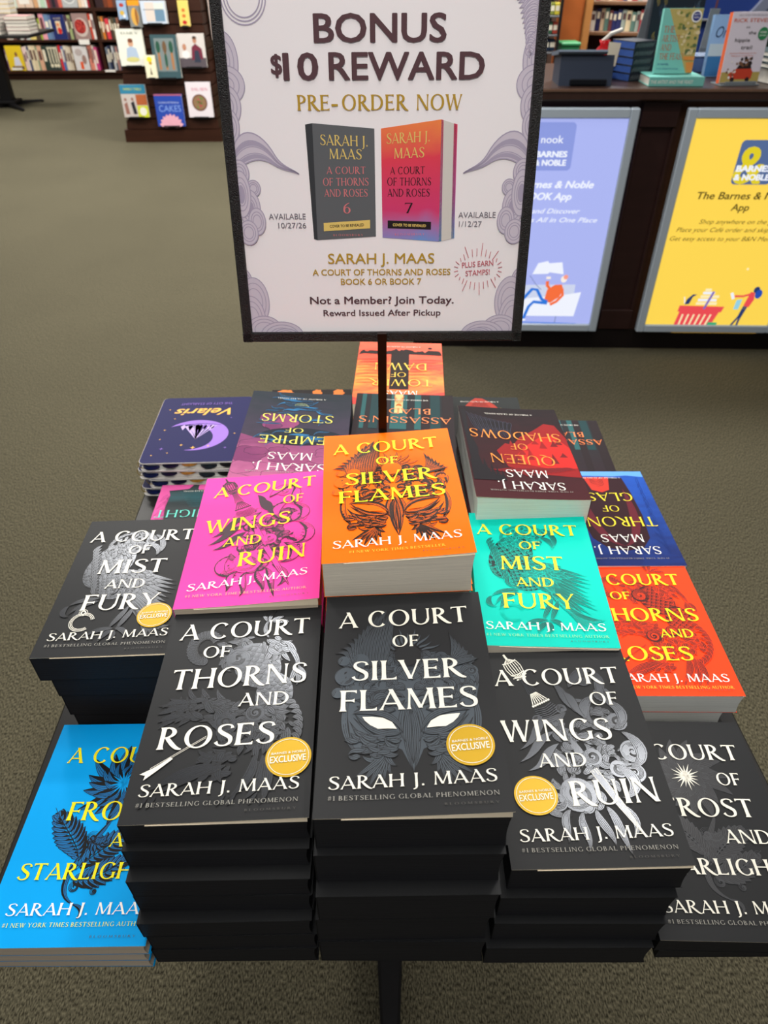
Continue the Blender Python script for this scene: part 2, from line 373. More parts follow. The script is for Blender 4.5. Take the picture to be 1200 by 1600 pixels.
def sans(D, text, x0, x1, base, cap, mi=0, bold=0., shear=0., ang=0.):
    """plain sans lettering from the built-in face, fitted between x0 and x1"""
    key = (text, shear)
    if key not in FT:
        cu = bpy.data.curves.new('t', 'FONT'); cu.body = text; cu.size = 1; cu.shear = shear; cu.resolution_u = 3
        o = bpy.data.objects.new('t', cu); C.objects.link(o)
        dg = bpy.context.evaluated_depsgraph_get(); me = o.evaluated_get(dg).to_mesh()
        V = [tuple(v.co) for v in me.vertices]; F = [tuple(p.vertices) for p in me.polygons]
        o.evaluated_get(dg).to_mesh_clear(); bpy.data.objects.remove(o); bpy.data.curves.remove(cu)
        FT[key] = (V, F)
    V, F = FT[key]
    if not V: return
    a = min(v[0] for v in V); b = max(v[0] for v in V); sx = (x1-x0)/(b-a); sy = cap/.70
    for dx, dy in (((0, 0),) if bold < .004 else ((0, 0), (bold, 0), (-bold, 0), (0, bold*.7), (0, -bold*.7), (bold*.7, bold*.5), (-bold*.7, -bold*.5), (bold*.7, -bold*.5), (-bold*.7, bold*.5))):
        D.e += .00001; n = len(D.mb.v)
        for v in V:
            px, py = (v[0]-a+dx)*sx, (v[1]+dy)*sy
            D.mb.v.append(tuple(D.P(x0+px*math.cos(ang)-py*math.sin(ang), base+py*math.cos(ang)+px*math.sin(ang))))
        for f in F: D.mb.f.append(tuple(n+i for i in f)); D.mb.m.append(mi)

# ---------------------------------------------------------------- the setting
TABLE = .74
fl = MB(); fl.box(-9, 7, -2.5, 13, -.05, 0); tag(fl.build('floor', carpet_mat()), kind='structure')
wl = MB(); wl.box(-9, 7, 12.6, 12.8, 0, 3.2); tag(wl.build('wall_back', mat('wall_paint', (150, 140, 118), .8)), kind='structure')

black_lam = mat('black_laminate', (34, 33, 33), .38, noise=.15, nscale=60)
black_metal = mat('black_powder_coat', (22, 21, 22), .45, noise=.2, nscale=200)
dark_wood = wood_mat('dark_mahogany', (40, 20, 12), (58, 31, 19))
counter_wood = wood_mat('counter_mahogany', (40, 24, 22), (52, 32, 29), (4, 1, 30), .4)
edge_wood = wood_mat('pale_counter_edge', (92, 68, 56), (112, 86, 70), (30, 30, 4), .35)  # thin edge strip, paler than the other counter wood

# ---------------------------------------------------------------- display table with its pedestal
tr = math.radians(2.0)
t = thing('display_table', 'low black display table carrying all the stacked paperbacks around the sign pole', 'table', (.006, .665, 0), tr)
b = MB(); b.bbox(-.389, .389, -.425, .375, TABLE-.028, TABLE, .003); b.build('tabletop', black_lam, t)
b = MB(); b.box(-.36, .36, -.395, .345, TABLE-.07, TABLE-.0285); b.build('apron', black_lam, t)
b = MB(); b.bbox(-.05, .05, -.05, .05, .06, TABLE-.07, .006); b.build('pedestal_post', black_metal, t)
b = MB(); b.bbox(-.08, .08, -.08, .08, .045, .065, .004); b.build('base_plate', black_metal, t)
def foot(a, ln=.40):
    m = MB(); c, s = math.cos(a), math.sin(a)
    rings = []
    for d, w_, z0, z1 in ((.05, .030, .012, .060), (.15, .026, .014, .052), (ln-.05, .017, .010, .034), (ln-.01, .015, .008, .028), (ln, .010, .008, .020)):
        rings.append([(c*d-s*q, s*d+c*q, z) for q, z in ((-w_, z0), (w_, z0), (w_, z1-.006), (w_-.005, z1), (-w_+.005, z1), (-w_, z1-.006))])
    m.loft(rings)
    return m, (c*(ln-.025), s*(ln-.025))
def base_feet(parent, angs, ln):
    for a in angs:
        m, (fx, fy) = foot(a, ln); f = m.build('foot', black_metal, parent)
        g = MB(); g.tube([(fx, fy, 0), (fx, fy, .012)], .013, 12); g.build('glide', mat('rubber', (14, 14, 14), .8), f)
base_feet(t, [math.radians(k) for k in (-92, -2, 88, 178)], .36)

# ---------------------------------------------------------------- paperbacks
BW, BL = .14, .21
def surf(T, lift, W_=BW, L_=BL):
    def S(u, v, e=0):
        s = max(0, min(1, (u+W_/2)/W_)); return (u, v, T+lift*s**1.45*(1+.18*(.5-v/L_-.5))+e)
    return S
page_cream = pages_mat('cream_page_edges', (222, 214, 198)); page_white = pages_mat('white_page_edges', (228, 230, 224))
page_tan = pages_mat('tan_page_edges', (214, 198, 176)); page_black = pages_mat('black_sprayed_page_edges', (36, 36, 39), .6, .35); MC['black_sprayed_page_edges'].node_tree.nodes['Principled BSDF'].inputs['Specular IOR Level'].default_value = .2
first_page = mat('cream_paper', (226, 212, 186), .8)
cov_black = mat('soft_black_cover', (30, 31, 33), .5, spec=.18, noise=.06, nscale=9)
def cover(rgb, name, rough=.42): return mat('cover_'+name, rgb, .52, spec=.10)
def make_book(T, lift, cmat, pmat, root, W_=BW, L_=BL, gap=.55, nv=4, nu=14, inner=None):
    S = surf(T, lift, W_, L_); th = .0005
    c = MB()
    us = [-W_/2+W_*i/nu for i in range(nu+1)]; vs = [-L_/2+L_*j/nv for j in range(nv+1)]
    n = len(c.v)
    for v in vs:
        for u in us: c.v.append(S(u, v))
    k = nu+1
    for j in range(nv):
        for i in range(nu): c.f.append((n+j*k+i, n+j*k+i+1, n+(j+1)*k+i+1, n+(j+1)*k+i)); c.m.append(0)
    n2 = len(c.v)
    for v in vs:
        for u in us: p = S(u, v, -th); c.v.append(p)
    for j in range(nv):
        for i in range(nu): c.f.append((n2+j*k+i, n2+(j+1)*k+i, n2+(j+1)*k+i+1, n2+j*k+i+1)); c.m.append(1)
    for i in range(nu):
        c.f.append((n+i, n2+i, n2+i+1, n+i+1)); c.m.append(1); a = nv*k; c.f.append((n+a+i, n+a+i+1, n2+a+i+1, n2+a+i)); c.m.append(1)
    for j in range(nv):
        a = j*k+nu; c.f.append((n+a, n2+a, n2+a+k, n+a+k)); c.m.append(1)
    x0 = -W_/2
    c.loft([[(x0, v, 0), (x0+.0006, v, 0), (x0+.0006, v, T), (x0, v, T)] for v in (-L_/2, L_/2)])      # spine
    c.box(x0, W_/2, -L_/2, L_/2, 0, .0005)                                                           # back panel
    c.build('cover', [cmat, inner or first_page], root)
    p = MB(); y0 = L_/2-.0002; xs = [x0+.0008+(W_-.0022)*i/8 for i in range(9)]
    def tp(x): s = (x-x0)/W_; return T-.0007+gap*lift*s**1.45
    bot = [(x, -y0, .0006) for x in xs]; top = [(x, -y0, tp(x)) for x in xs]
    # slightly concave fore-edge
    fore = [(xs[-1]-.0015*math.sin(PI*q), .0006+(tp(xs[-1])-.0006)*q) for q in (0, .25, .5, .75, 1)]
    prof = [(x, .0006) for x in xs[:-1]]+fore+[(x, tp(x)) for x in reversed(xs[:-1])]
    p.loft([[(x, -y0, z) for x, z in prof], [(x, y0, z) for x, z in prof]])
    p.build('page_block', [pmat], root)
    if lift > .0015:
        q = MB(); X_ = [x0+.02+(W_-.0215)*i/12 for i in range(13)]
        for sy in (1,):
            lo = [(x, -y0-.0010, max(tp(x)+.0001, 0)) for x in X_]; hi = [(x, -y0+.0003, S(x, -L_/2, -th-.0001)[2]) for x in X_]
            lo2 = [(x, y0-.002, z) for x, _, z in lo]; hi2 = [(x, y0-.002, S(x, L_/2, -th-.0001)[2]) for x in X_]
            hi = [(a[0], a[1], max(a[2], b[2]+.0001)) for a, b in zip(hi, lo)]; hi2 = [(a[0], a[1], max(a[2], b[2]+.0001)) for a, b in zip(hi2, lo2)]
            q.strip([(a[0], -y0+.003, a[2]) for a in lo], lo); q.strip(lo, hi); q.strip(hi, hi2); q.strip(hi2, lo2); q.poly([lo[-1], hi[-1], hi2[-1], lo2[-1]])
        q.build('flyleaf', [first_page], root)
    return S
white_ink = mat('white_foil_lettering', (232, 228, 214), .35, spec=.6); white_plain = mat('white_lettering', (245, 243, 236), .5)
yellow_ink = mat('yellow_lettering', (240, 228, 20), .5); yellow_red = mat('lemon_lettering', (235, 240, 20), .5)
gray_ink = mat('grey_lettering', (150, 148, 140), .5); dim_ink = mat('dim_lettering', (78, 76, 72), .5)
gold = mat('gold_sticker', (186, 148, 28), .38, metal=.25); engr = mat('engraving_line', (24, 24, 26), .4)
engr_fill = mat('glossy_engraved_ground', (66, 68, 72), .25, metal=.78); mask_fill = mat('slate_engraving', (66, 73, 80), .42, metal=.3); ink_black = mat('black_ink', (12, 11, 13), .45)
mask_line = mat('deep_black_line', (24, 24, 27), .5)

def sticker(root, S, cx, cy, ang=.06):
    m = MB(); D = Draw(S, m); D.e = .0013; D.disc(cx, cy, 18.0, 17.2, 0, 48); s = m.build('sticker', [gold], root, label='round gold sticker')
    m = MB(); D = Draw(S, m); D.e = .0016; D.ring(cx, cy, 16.0, .45, ry=15.3)
    c, q = math.cos(ang), math.sin(ang)
    D.e = .0016; sans(D, 'BARNES & NOBLE', cx-13.6*c-3.2*-q, cx+13.6*c, cy+2.6-.8, 2.0, bold=.008, ang=ang)
    sans(D, 'EXCLUSIVE', cx-14*c, cx+14*c, cy-4.6-.8, 5.6, bold=.014, ang=ang)
    m.build('sticker_lettering', [white_ink], s)
def finish(root, S, art, lines, author, tag_, tmat, amat, gmat, artmats, tagbox=(-60, 61, -92.5, 3.3), bloom=True):
    m = MB(); D = Draw(S, m); D.e = .0003; art(D); m.build('cover_art', artmats, root)
    m = MB(); D = Draw(S, m); D.e = .0011
    for ln in lines: caps(D, *ln, bold=1.12)
    m.build('title_lettering', [tmat], root)
    m = MB(); D = Draw(S, m); D.e = .0012
    caps(D, *author); D.e = .0011; caps(D, tag_, *tagbox, mi=1, track=.2)
    if bloom: caps(D, 'BLOOMSBURY', 22, 60, -98.5, 1.7, mi=2, track=.5)
    m.build('author_lettering', [amat, gmat, dim_ink], root)

# ---- cover drawings (u,v in mm from the middle of the cover; mats: 0 line, 1 ground, 2 accent)
def art_mask(D, fill=1, acc=None, body=None):
    def M(p, w, **k):
        for s in (1, -1): D.lock([(2+s*x, y) for x, y in p], w, fill=fill, body=body, **k)
    if fill is not None:
        e = D.e; D.e = e-.00015
        D.poly([(2, -72), (-6, -54), (-14, -50), (-22, -60), (-44, -50), (-48, -20), (-54, 2), (-48, 20), (-30, 34), (2, 40), (34, 34), (52, 20), (58, 2), (52, -20), (48, -50), (26, -60), (18, -50), (10, -54)], fill)
        D.e = e
    M([(4, -18), (14, -10), (30, -10), (45, -20)], 5, lines=4); M([(4, -8), (16, 2), (36, 0), (52, -12)], 7, lines=5)
    M([(5, -40), (14, -47), (30, -44), (45, -25)], 5, lines=4); M([(8, -46), (20, -58), (36, -52), (48, -28)], 7, lines=5)
    M([(48, -4), (56, -24), (52, -46), (40, -58)], 5, lines=4); M([(38, -58), (30, -66), (24, -60), (28, -54)], 4, lines=3)
    for x, y in ((16, -74), (21, -79), (27, -83), (33, -84), (39, -81), (44, -76), (12, -67)):
        M([(20, -52), (20, -60), (x*.6+10, y*.5-32), (x, y)], 4.4, lines=4)
    M([(0, -14), (5, -30), (6, -50), (0, -73)], 5, lines=4); M([(1, -20), (2, -36), (3, -50), (0, -66)], 3, lines=3); M([(3, -12), (9, -24), (10, -38), (5, -48)], 4, lines=3)
    M([(6, 14), (18, 4), (34, 8), (44, 18)], 8, lines=5); M([(4, 22), (18, 34), (36, 32), (50, 20)], 9, lines=6); M([(10, 8), (24, -6), (42, -2), (56, 6)], 7, lines=5)
    M([(2, 8), (10, 16), (16, 26), (10, 34)], 6, lines=4); M([(40, 26), (52, 24), (58, 12), (54, 0)], 6, lines=4)
    for x, y, r in ((27, -57, 5), (22, 6, 6), (38, 14, 7), (12, 20, 5), (47, -2, 6), (30, 24, 6), (9, 3, 4), (52, 16, 5)):
        for s in (1, -1): D.spiral(2+s*x, y, r, a0=1.2 if s > 0 else PI-1.2, sgn=s, w=.55, fill=fill)
    for i in range(13):     # wavy rays of the sun disc above the brow
        a = math.radians(8+i*13.7); c, q = math.cos(a), math.sin(a); l = 20+5*(i % 2)
        D.lock([(2+12*c, 34+12*q), (2+l*.7*c-3*q, 34+l*.7*q+3*c), (2+l*.9*c+3*q, 34+l*.9*q-3*c), (2+(l+6)*c, 34+(l+6)*q)], 2.6, 2, fill=fill)
    RM = random.Random(12)
    for i in range(46):
        x, y = RM.uniform(4, 50), RM.uniform(-14, 34); a = RM.uniform(-.4, 1.9); l = RM.uniform(9, 17); c_ = RM.choice((-1.6, 1.6))
        M([(x, y), (x+l*.4*math.cos(a), y+l*.4*math.sin(a)), (x+l*.8*math.cos(a+c_*.5), y+l*.8*math.sin(a+c_*.5)), (x+l*.7*math.cos(a+c_), y+l*.7*math.sin(a+c_))], RM.uniform(3.5, 6.5), lines=4, lw=.45, n=8) if x+l < 62 else None
    for i in range(34):
        x, y = RM.uniform(10, 44), RM.choice((RM.uniform(-21, -12), RM.uniform(-60, -42))); a = RM.choice((.1, PI-.3))+RM.uniform(-.5, .5); l = RM.uniform(8, 14)
        if 3 < x+l*math.cos(a) < 50: M([(x, y), (x+l*.3*math.cos(a), y+3), (x+l*.7*math.cos(a), y-3), (x+l*math.cos(a), y+l*.5*math.sin(a))], 4.5, lines=4, lw=.45, n=8)
    M([(7, -40), (12, -20), (32, -19), (46, -22)], 5, lines=4); M([(8, -40), (20, -42), (34, -38), (44, -22)], 5, lines=4)
    for i in range(18):
        x, y = RM.uniform(8, 46), RM.uniform(-56, -40); a = RM.uniform(-.5, .6); l = RM.uniform(9, 15)
        M([(x, y), (x+l*.4, y-3), (x+l*.7, y+2), (x+l*math.cos(a), y+l*math.sin(a))], 4, lines=3, lw=.45, n=8) if x+l < 54 else None
    D.ring(2, 34, 11, .6); D.ring(2, 34, 12.6, .4)
    D.e += .00008; D.disc(2, 34, 10.6, 10.6, 3 if fill is not None else 4, 30); D.e -= .00008
    D.ring(2, 34, 9.4, .4, a0=.1, a1=PI-.1)
    for i in range(11):     # tall plume on the left
        tx, ty = -60+i*4.6, 38+i*5.4-(i > 8)*4; 
        D.lock([(-36, 16), (-46+i*1.2, 26+i*2), (-44+i*2.6, 44+i*3.6), (tx, ty)], 7, lines=6, fill=fill, body=body)
    for i in range(9):
        D.lock([(-34+i*2, 22), (-40+i*3, 38), (-34+i*3, 54+i*2), (-28+i*2.4, 66+i*3)], 5, lines=5, fill=fill)
    for i in range(7): D.lock([(34, 18), (42, 28), (44+i*1.6, 38-i*2), (38+i*3.8, 58-i*5)], 6, lines=5, fill=fill, body=body)
    for x, y, r in ((-50, 14, 9), (-42, -2, 7), (-56, -2, 5), (-38, 30, 7), (-52, 30, 5)): D.spiral(x, y, r, a0=2, w=.6, lines=3, fill=fill)
    D.e += .00012     # eye openings
    eye = lambda s: [(2+s*x, y) for x, y in ((38, -25), (30, -25.2), (22, -26.4), (15, -30.5), (11.5, -36.5), (19, -36), (26, -36), (32, -32.5), (36, -28.5))]
    for s in (1, -1): D.poly(eye(s), acc)
    D.e -= .00012
def art_beast(D, fill=1, acc=None, body=None):
    sw = lambda cx, cy, k=0: (lambda x, y: math.atan2(y-cy, x-cx)+PI/2+k)
    if fill is not None: pass
    for k, (r, a0) in enumerate(((24, 0), (19, .5), (13, 1))): D.spiral(-34, 58, r, a0=.6+a0, turns=.95, w=.5, lines=4, gap=1.5)
    for i in range(22):
        a = .5+i*.2; x, y = -34+17*math.cos(a), 58+20*math.sin(a); d = a+PI/2+.5
        D.lock([(x, y), (x+4*math.cos(d), y+4*math.sin(d)), (x+8*math.cos(d+.5), y+8*math.sin(d+.5)), (x+11*math.cos(d+1.2), y+11*math.sin(d+1.2))], 4.5, lines=4, fill=fill, body=body)
    D.fur(2, 52, 20, 20, sw(-6, 40), 44, 12, 5, 3, lines=4, fill=fill, body=body)
    D.scales(16, 36, 20, 26, .5, 4, .42, fill=fill)
    D.spiral(-2, 44, 11, a0=0, turns=1.8, w=.6, lines=4, gap=2, fill=fill)
    D.fur(28, 56, 12, 14, -1.2, 26, 13, 5, 4, lines=4, fill=fill, body=body)
    for p in ([(34, 62), (46, 62), (50, 46), (51, 30)], [(40, 56), (49, 50), (52, 38), (54, 28)], [(50, 34), (50, 26), (48, 20), (44, 14)], [(52, 32), (54, 24), (54, 18), (52, 12)], [(53, 33), (58, 26), (59, 20), (58, 15)]): D.lock(p, 5, lines=4, fill=fill)
    for p in ([(24, 66), (16, 74), (18, 84), (22, 90)], [(22, 84), (26, 92), (32, 90), (36, 94)], [(22, 84), (20, 94), (24, 98), (28, 101)], [(20, 86), (14, 94), (18, 98), (16, 100)], [(24, 86), (34, 86), (38, 88), (40, 84)]): D.lock(p, 4, lines=4, fill=fill)
    D.scales(34, 4, 16, 22, 0, 3.6, .42, fill=fill)
    D.fur(-22, -8, 30, 11, PI-.1, 54, 17, 4.5, 5, lines=4, fill=fill, body=body)       # mane and head to the left
    for p in ([(-40, -2), (-48, 2), (-52, 0), (-60, -6)], [(-44, -8), (-52, -6), (-56, -10), (-62, -12)], [(-40, -14), (-50, -14), (-56, -16), (-60, -20)]): D.lock(p, 5, lines=4, fill=fill, body=body)
    D.fur(18, -26, 32, 20, lambda x, y: math.atan2(y+30, x-6)-PI/2, 96, 14, 5, 6, lines=4, fill=fill, body=body)
    for i in range(16):
        a = 1.1-i*.17; x, y = 22+30*math.cos(a), -28+32*math.sin(a)
        D.lock([(x, y), (x+5, y+2), (x+9*math.cos(a-.3), y+9*math.sin(a-.3)), (x+10*math.cos(a-1), y+10*math.sin(a-1)-2)], 5, lines=4, fill=fill, body=body)
    D.spiral(-4, -22, 9, turns=2, w=.6, lines=3, fill=fill); D.spiral(20, -14, 8, turns=2, w=.6, lines=3, fill=fill)
    D.fur(0, -56, 16, 12, -2.4, 26, 15, 5, 7, lines=4, fill=fill, body=body)
    for p in ([(0, -58), (-20, -66), (-34, -74), (-46, -82)], [(-4, -60), (-24, -62), (-40, -70), (-54, -80)], [(24, -52), (26, -66), (20, -78), (8, -88)], [(30, -52), (34, -68), (30, -80), (20, -90)], [(34, -54), (38, -70), (36, -82), (34, -92)]): D.lock(p, 8, lines=6, fill=fill)
    for x in (-52, -46, 6, 14, 30, 38): D.lock([(x, -84), (x-3, -88), (x-4, -91), (x-6, -94)], 2.4, lines=3, fill=fill)
    D.e += .0001
    for o in (-.7, .7): D.ribbon([(-56, -62+o), (-17, -35+o)], .35, acc, False)
    D.poly([(-63, -66), (-52, -60), (-42, -52), (-40, -53.5), (-50, -63), (-59, -71), (-58.5, -67)], acc)
    D.e -= .0001
def art_sword(D, fill=1, acc=None, body=None, grip=1):
    hx, hy = -47, 101; d = Vector((40-hx, -84-hy)).normalized(); n = Vector((-d.y, d.x))
    at = lambda s, o: (hx+d.x*s+n.x*o, hy+d.y*s+n.y*o)
    for i in range(9): D.ring(*at(12+i*1.0, 0), 8-abs(i-4)*.5, .4, n=24)
    D.poly([at(-1, -1), at(-1, 1), at(6, 1.3), at(6, -1.3)], acc)
    for o in (-8, -5.4, -2.7, 0, 2.7, 5.4, 8): D.ribbon([at(6, o*.2), at(11, o*.9), at(17, o), at(24, o*.85), at(29, o*.45)], .9, acc, False)
    for s in (9, 24, 28): D.ribbon([at(s, -7.5), at(s+1.6, 0), at(s, 7.5)], 1.0, acc, False)
    for o in (-4.2, -2.5, -.8, .8, 2.5, 4.2): D.ribbon([at(30, o*.6), at(40, o*.7), at(50, o*1.1)], .7, grip, False)
    for k in range(7): D.disc(*at(31, -4.5+1.5*k), .9, .9, acc, 10)
    for o in (-7, -4.6, -2.3, 0, 2.3, 4.6, 7): D.ribbon([at(50, o*.4), at(56, o*.8), at(61, o*1.1)], .9, acc, False)
    for k in range(8): D.disc(*at(62.5, -8.4+2.4*k), 1.2, 1.2, acc, 10)
    for k in range(6): D.ribbon([at(66+k*2, -9-k), at(68+k*2, 0), at(66+k*2, 9+k)], .8, grip, False)
    for o in (-1, 1): D.spiral(*at(76, o*13), 5, a0=0, sgn=o, w=.7, lines=3, fill=fill)
    D.lock([at(80, -16), at(84, -6), at(84, 6), at(80, 16)], 9, lines=6, fill=fill)
    D.mb.strip([D.P(*at(84, -4)), D.P(*at(140, -3.4))], [D.P(*at(84, 4)), D.P(*at(140, 3.4))], grip if fill == 1 else 3); D.e += .000002
    for o in (-4, -1.4, 0, 1.4, 4): D.ribbon([at(84, o), at(140, o*.9)], .5, 0, False)
    F = dict(lines=5, fill=fill, body=body)
    R = random.Random(5)
    for (cx, cy, r) in ((4, -2, 26), (2, -38, 28), (28, 26, 15), (30, -16, 19)):
        for i in range(int(r*1.5)):
            a = R.uniform(0, 6.28); q = r*math.sqrt(R.uniform(.05, 1)); x, y = cx+q*math.cos(a), cy+q*math.sin(a); t = a+PI/2; l = R.uniform(8, 15)
            D.lock([(x, y), (x+l*.4*math.cos(t), y+l*.4*math.sin(t)), (x+l*.8*math.cos(t+.5), y+l*.8*math.sin(t+.5)), (x+l*math.cos(t+1.1), y+l*math.sin(t+1.1))], R.uniform(3.5, 6.5), n=8, lines=5, fill=fill, body=body if i % 2 == 0 else None)
    for x, y, r, s in ((44, 22, 9, 1), (50, -8, 11, -1), (38, 52, 8, 1), (-6, -46, 15, 1), (34, -24, 8, -1), (14, -12, 8, 1), (-24, -52, 8, -1), (24, 70, 8, 1), (46, -28, 9, -1), (-16, -14, 7, 1), (14, 40, 8, -1)):
        D.spiral(x, y, r, a0=r, turns=1.7, sgn=s, w=.6, lines=4, gap=1.3, fill=fill)
    for p in ([(8, 60), (16, 74), (26, 84), (36, 78)], [(34, 80), (46, 66), (30, 56), (40, 44)], [(36, 46), (56, 38), (54, 18), (36, 14)], [(30, 50), (16, 44), (12, 28), (26, 18)], [(44, 12), (64, 2), (60, -24), (40, -22)],
              [(-24, -34), (-40, -46), (-34, -66), (-14, -64)], [(30, -20), (50, -30), (46, -48), (28, -50)]): D.lock(p, 10, lines=7, fill=fill, body=body)
    for i, p in enumerate(([(-4, -60), (-14, -72), (0, -80), (-8, -94)], [(6, -58), (4, -70), (16, -78), (14, -90)], [(14, -56), (22, -66), (20, -80), (26, -98)], [(20, -52), (36, -62), (40, -74), (28, -84)], [(-14, -58), (-26, -66), (-18, -76), (-22, -86)])): D.lock(p, 7, lines=6, fill=fill, body=body)
    D.e += .000003; D.mb.strip([D.P(*at(138, -3.2)), D.P(*at(175, -2.6)), D.P(*at(204, 0))], [D.P(*at(138, 3.2)), D.P(*at(175, 2.6)), D.P(*at(204, .2))], grip if fill == 1 else 3); D.e += .000002
    for o in (-3.2, -1.1, 1.1, 3.2): D.ribbon([at(138, o), at(175, o*.85), at(203, o*.1)], .6, acc, False)
    for p in ([(-16, 28), (-34, 20), (-26, 8), (-48, -4)], [(-14, 14), (-34, 6), (-30, -6), (-50, -16)], [(-12, 2), (-30, -8), (-24, -18), (-44, -24)], [(-6, 66), (6, 56), (-2, 44), (12, 34)], [(2, 56), (12, 48), (6, 38), (18, 26)]): D.lock(p, 8, lines=2, fill=body if body is not None else fill)
def art_bird(D, fill=1, acc=None, body=None):
    D.scales(-26, 26, 24, 38, -.35, 4.2, .5, fill=fill); D.scales(-12, -6, 22, 22, -.6, 3.6, .45, fill=fill)
    for i in range(26):     # ruff and crest
        a = .2+i*.13; x, y = -8+24*math.cos(a), 58+20*math.sin(a); t = a+.7
        D.lock([(x, y), (x+4*math.cos(t), y+4*math.sin(t)), (x+8*math.cos(t+.4), y+8*math.sin(t+.4)), (x+12*math.cos(t+.8), y+12*math.sin(t+.8))], 3.6, lines=4, fill=fill, body=body)
    D.fur(-8, 58, 24, 20, lambda x, y: math.atan2(y-56, x+6)+1.9, 70, 11, 4.5, 9, lines=4, fill=fill, body=body)
    D.spiral(12, 66, 6, turns=2, w=.7, lines=3, fill=fill)
    for p in ([(14, 76), (28, 70), (30, 54), (22, 38)], [(10, 60), (20, 58), (26, 50), (22, 40)], [(18, 72), (30, 62), (28, 50), (25, 44)]): D.lock(p, 7, lines=5, fill=fill, body=body)
    for i in range(14): 
        y = 50-i*5; D.lock([(-44+i*1.1, y+10), (-52+i*1.2, y+4), (-52+i*1.2, y-4), (-44+i*1.6, y-10)], 5, lines=4, fill=fill, body=body)
    for i in range(13):     # wing feathers sweeping to the right
        tx, ty = 54+3*math.sin(i)-(i > 8)*6, -4-i*6.4
        D.lock([(-8+i*1.2, 18-i*4), (10+i, 10-i*4.5), (30, 4-i*5.4), (tx, ty)], 7.5, lines=5, fill=fill, body=body, n=12)
    for i in range(9): D.lock([(12+i*2, -34-i*3), (24+i*2, -48-i*2), (34+i*2, -64-i), (38+i*3, -86+i*2.2)], 6, lines=5, fill=fill, body=body)
    D.fur(4, 0, 22, 20, -.9, 60, 13, 4.2, 10, lines=4, fill=fill, body=body)
    for p in ([(-22, -26), (-34, -28), (-46, -28), (-54, -38)], [(-22, -30), (-34, -34), (-44, -36), (-50, -50)], [(-52, -36), (-60, -44), (-56, -52), (-48, -52)], [(-40, -34), (-38, -44), (-42, -50), (-46, -56)], [(12, -38), (8, -52), (0, -62), (-2, -72)], [(18, -40), (14, -54), (8, -64), (6, -74)],
              [(4, -70), (-8, -70), (-18, -72), (-22, -80)], [(4, -72), (-4, -76), (-8, -82), (-8, -88)], [(4, -70), (14, -70), (18, -76), (18, -84)], [(4, -72), (6, -78), (4, -84), (2, -88)]): D.lock(p, 6, lines=5, fill=fill, body=body)
    D.e += .0001
    for r, w_ in ((12.5, .7), (11, .7), (9.6, .6)): D.ring(-32, -60, r, w_, acc, a0=.3, a1=5.4)
    D.disc(-34, -47, 3.0, 3.0, acc, 16); D.e += .00005; D.disc(-34, -47, 1.6, 1.6, 0, 12); D.ring(-34, -47, 4.3, .5, acc)
    D.e -= .00015
def art_flower(D, fill=1, acc=None, body=None, starx=12, stary=38):
    for ringn, (r0, r1, n_, w_) in enumerate(((14, 40, 15, 11), (10, 31, 13, 10), (7, 22, 12, 8))):
        for i in range(n_):
            a = 2*PI*(i+.5*ringn)/n_+.1; l = r1*(1+.12*math.sin(i*2.3)); c, q = math.cos(a), math.sin(a)
            p = [(starx+r0*.6*c, stary+r0*.6*q), (starx+l*.5*c-5*q, stary+l*.5*q+5*c), (starx+l*.85*c+2*q, stary+l*.85*q-2*c), (starx+l*c+5*q, stary+l*q-5*c)]
            D.lock(p, w_, lines=6, fill=fill, body=body, pw=.6)
    for p, w_ in (([(12, 4), (6, -12), (-8, -24), (-8, -44)], 4), ([(-8, -30), (-14, -50), (-20, -66), (4, -74)], 4.5), ([(-2, -72), (8, -74), (10, -78), (6, -84)], 3)): D.lock(p, w_, lines=4, fill=fill, body=body)
    def leaf(p, w_, k=9, sd=1):
        pts = bez(p, k+3); N = normals(pts)
        for i in range(1, k+2):
            for s in (1, -1):
                t = i/(k+2); h = w_*math.sin(PI*t**.8)*s; x, y = pts[i]; q = pts[min(i+2, k+2)]
                D.lock([(x, y), (x+N[i][0]*h*.4, y+N[i][1]*h*.4), (q[0]+N[i][0]*h*.8, q[1]+N[i][1]*h*.8), (q[0]+N[i][0]*h, q[1]+N[i][1]*h)], w_*.42, lines=4, fill=fill, body=body, n=7)
        D.ribbon(pts, 1.0, 0)
    leaf([(-8, -36), (-12, -20), (-30, -8), (-46, 14)], 14, 11); leaf([(-8, -44), (4, -30), (20, -16), (40, -10)], 13, 10); leaf([(-10, -52), (6, -54), (22, -46), (42, -30)], 12, 9)
    leaf([(-6, -14), (0, -20), (6, -28), (16, -14)], 8, 6)
    for x, y, r in ((-4, -58, 6), (14, -62, 4), (-2, -16, 7), (38, -34, 4), (-38, 0, 3)): D.spiral(x, y, r, a0=1, w=.6, lines=3)
    D.e += .0002
    for i in range(17):
        a = 2*PI*i/17; l = 15 if i % 2 else 12; c, q = math.cos(a), math.sin(a)
        D.poly([(starx-1.4*q, stary+1.4*c), (starx+l*c, stary+l*q), (starx+1.4*q, stary-1.4*c)], acc)
    D.disc(starx, stary, 5, 5, acc, 20); D.e -= .0002

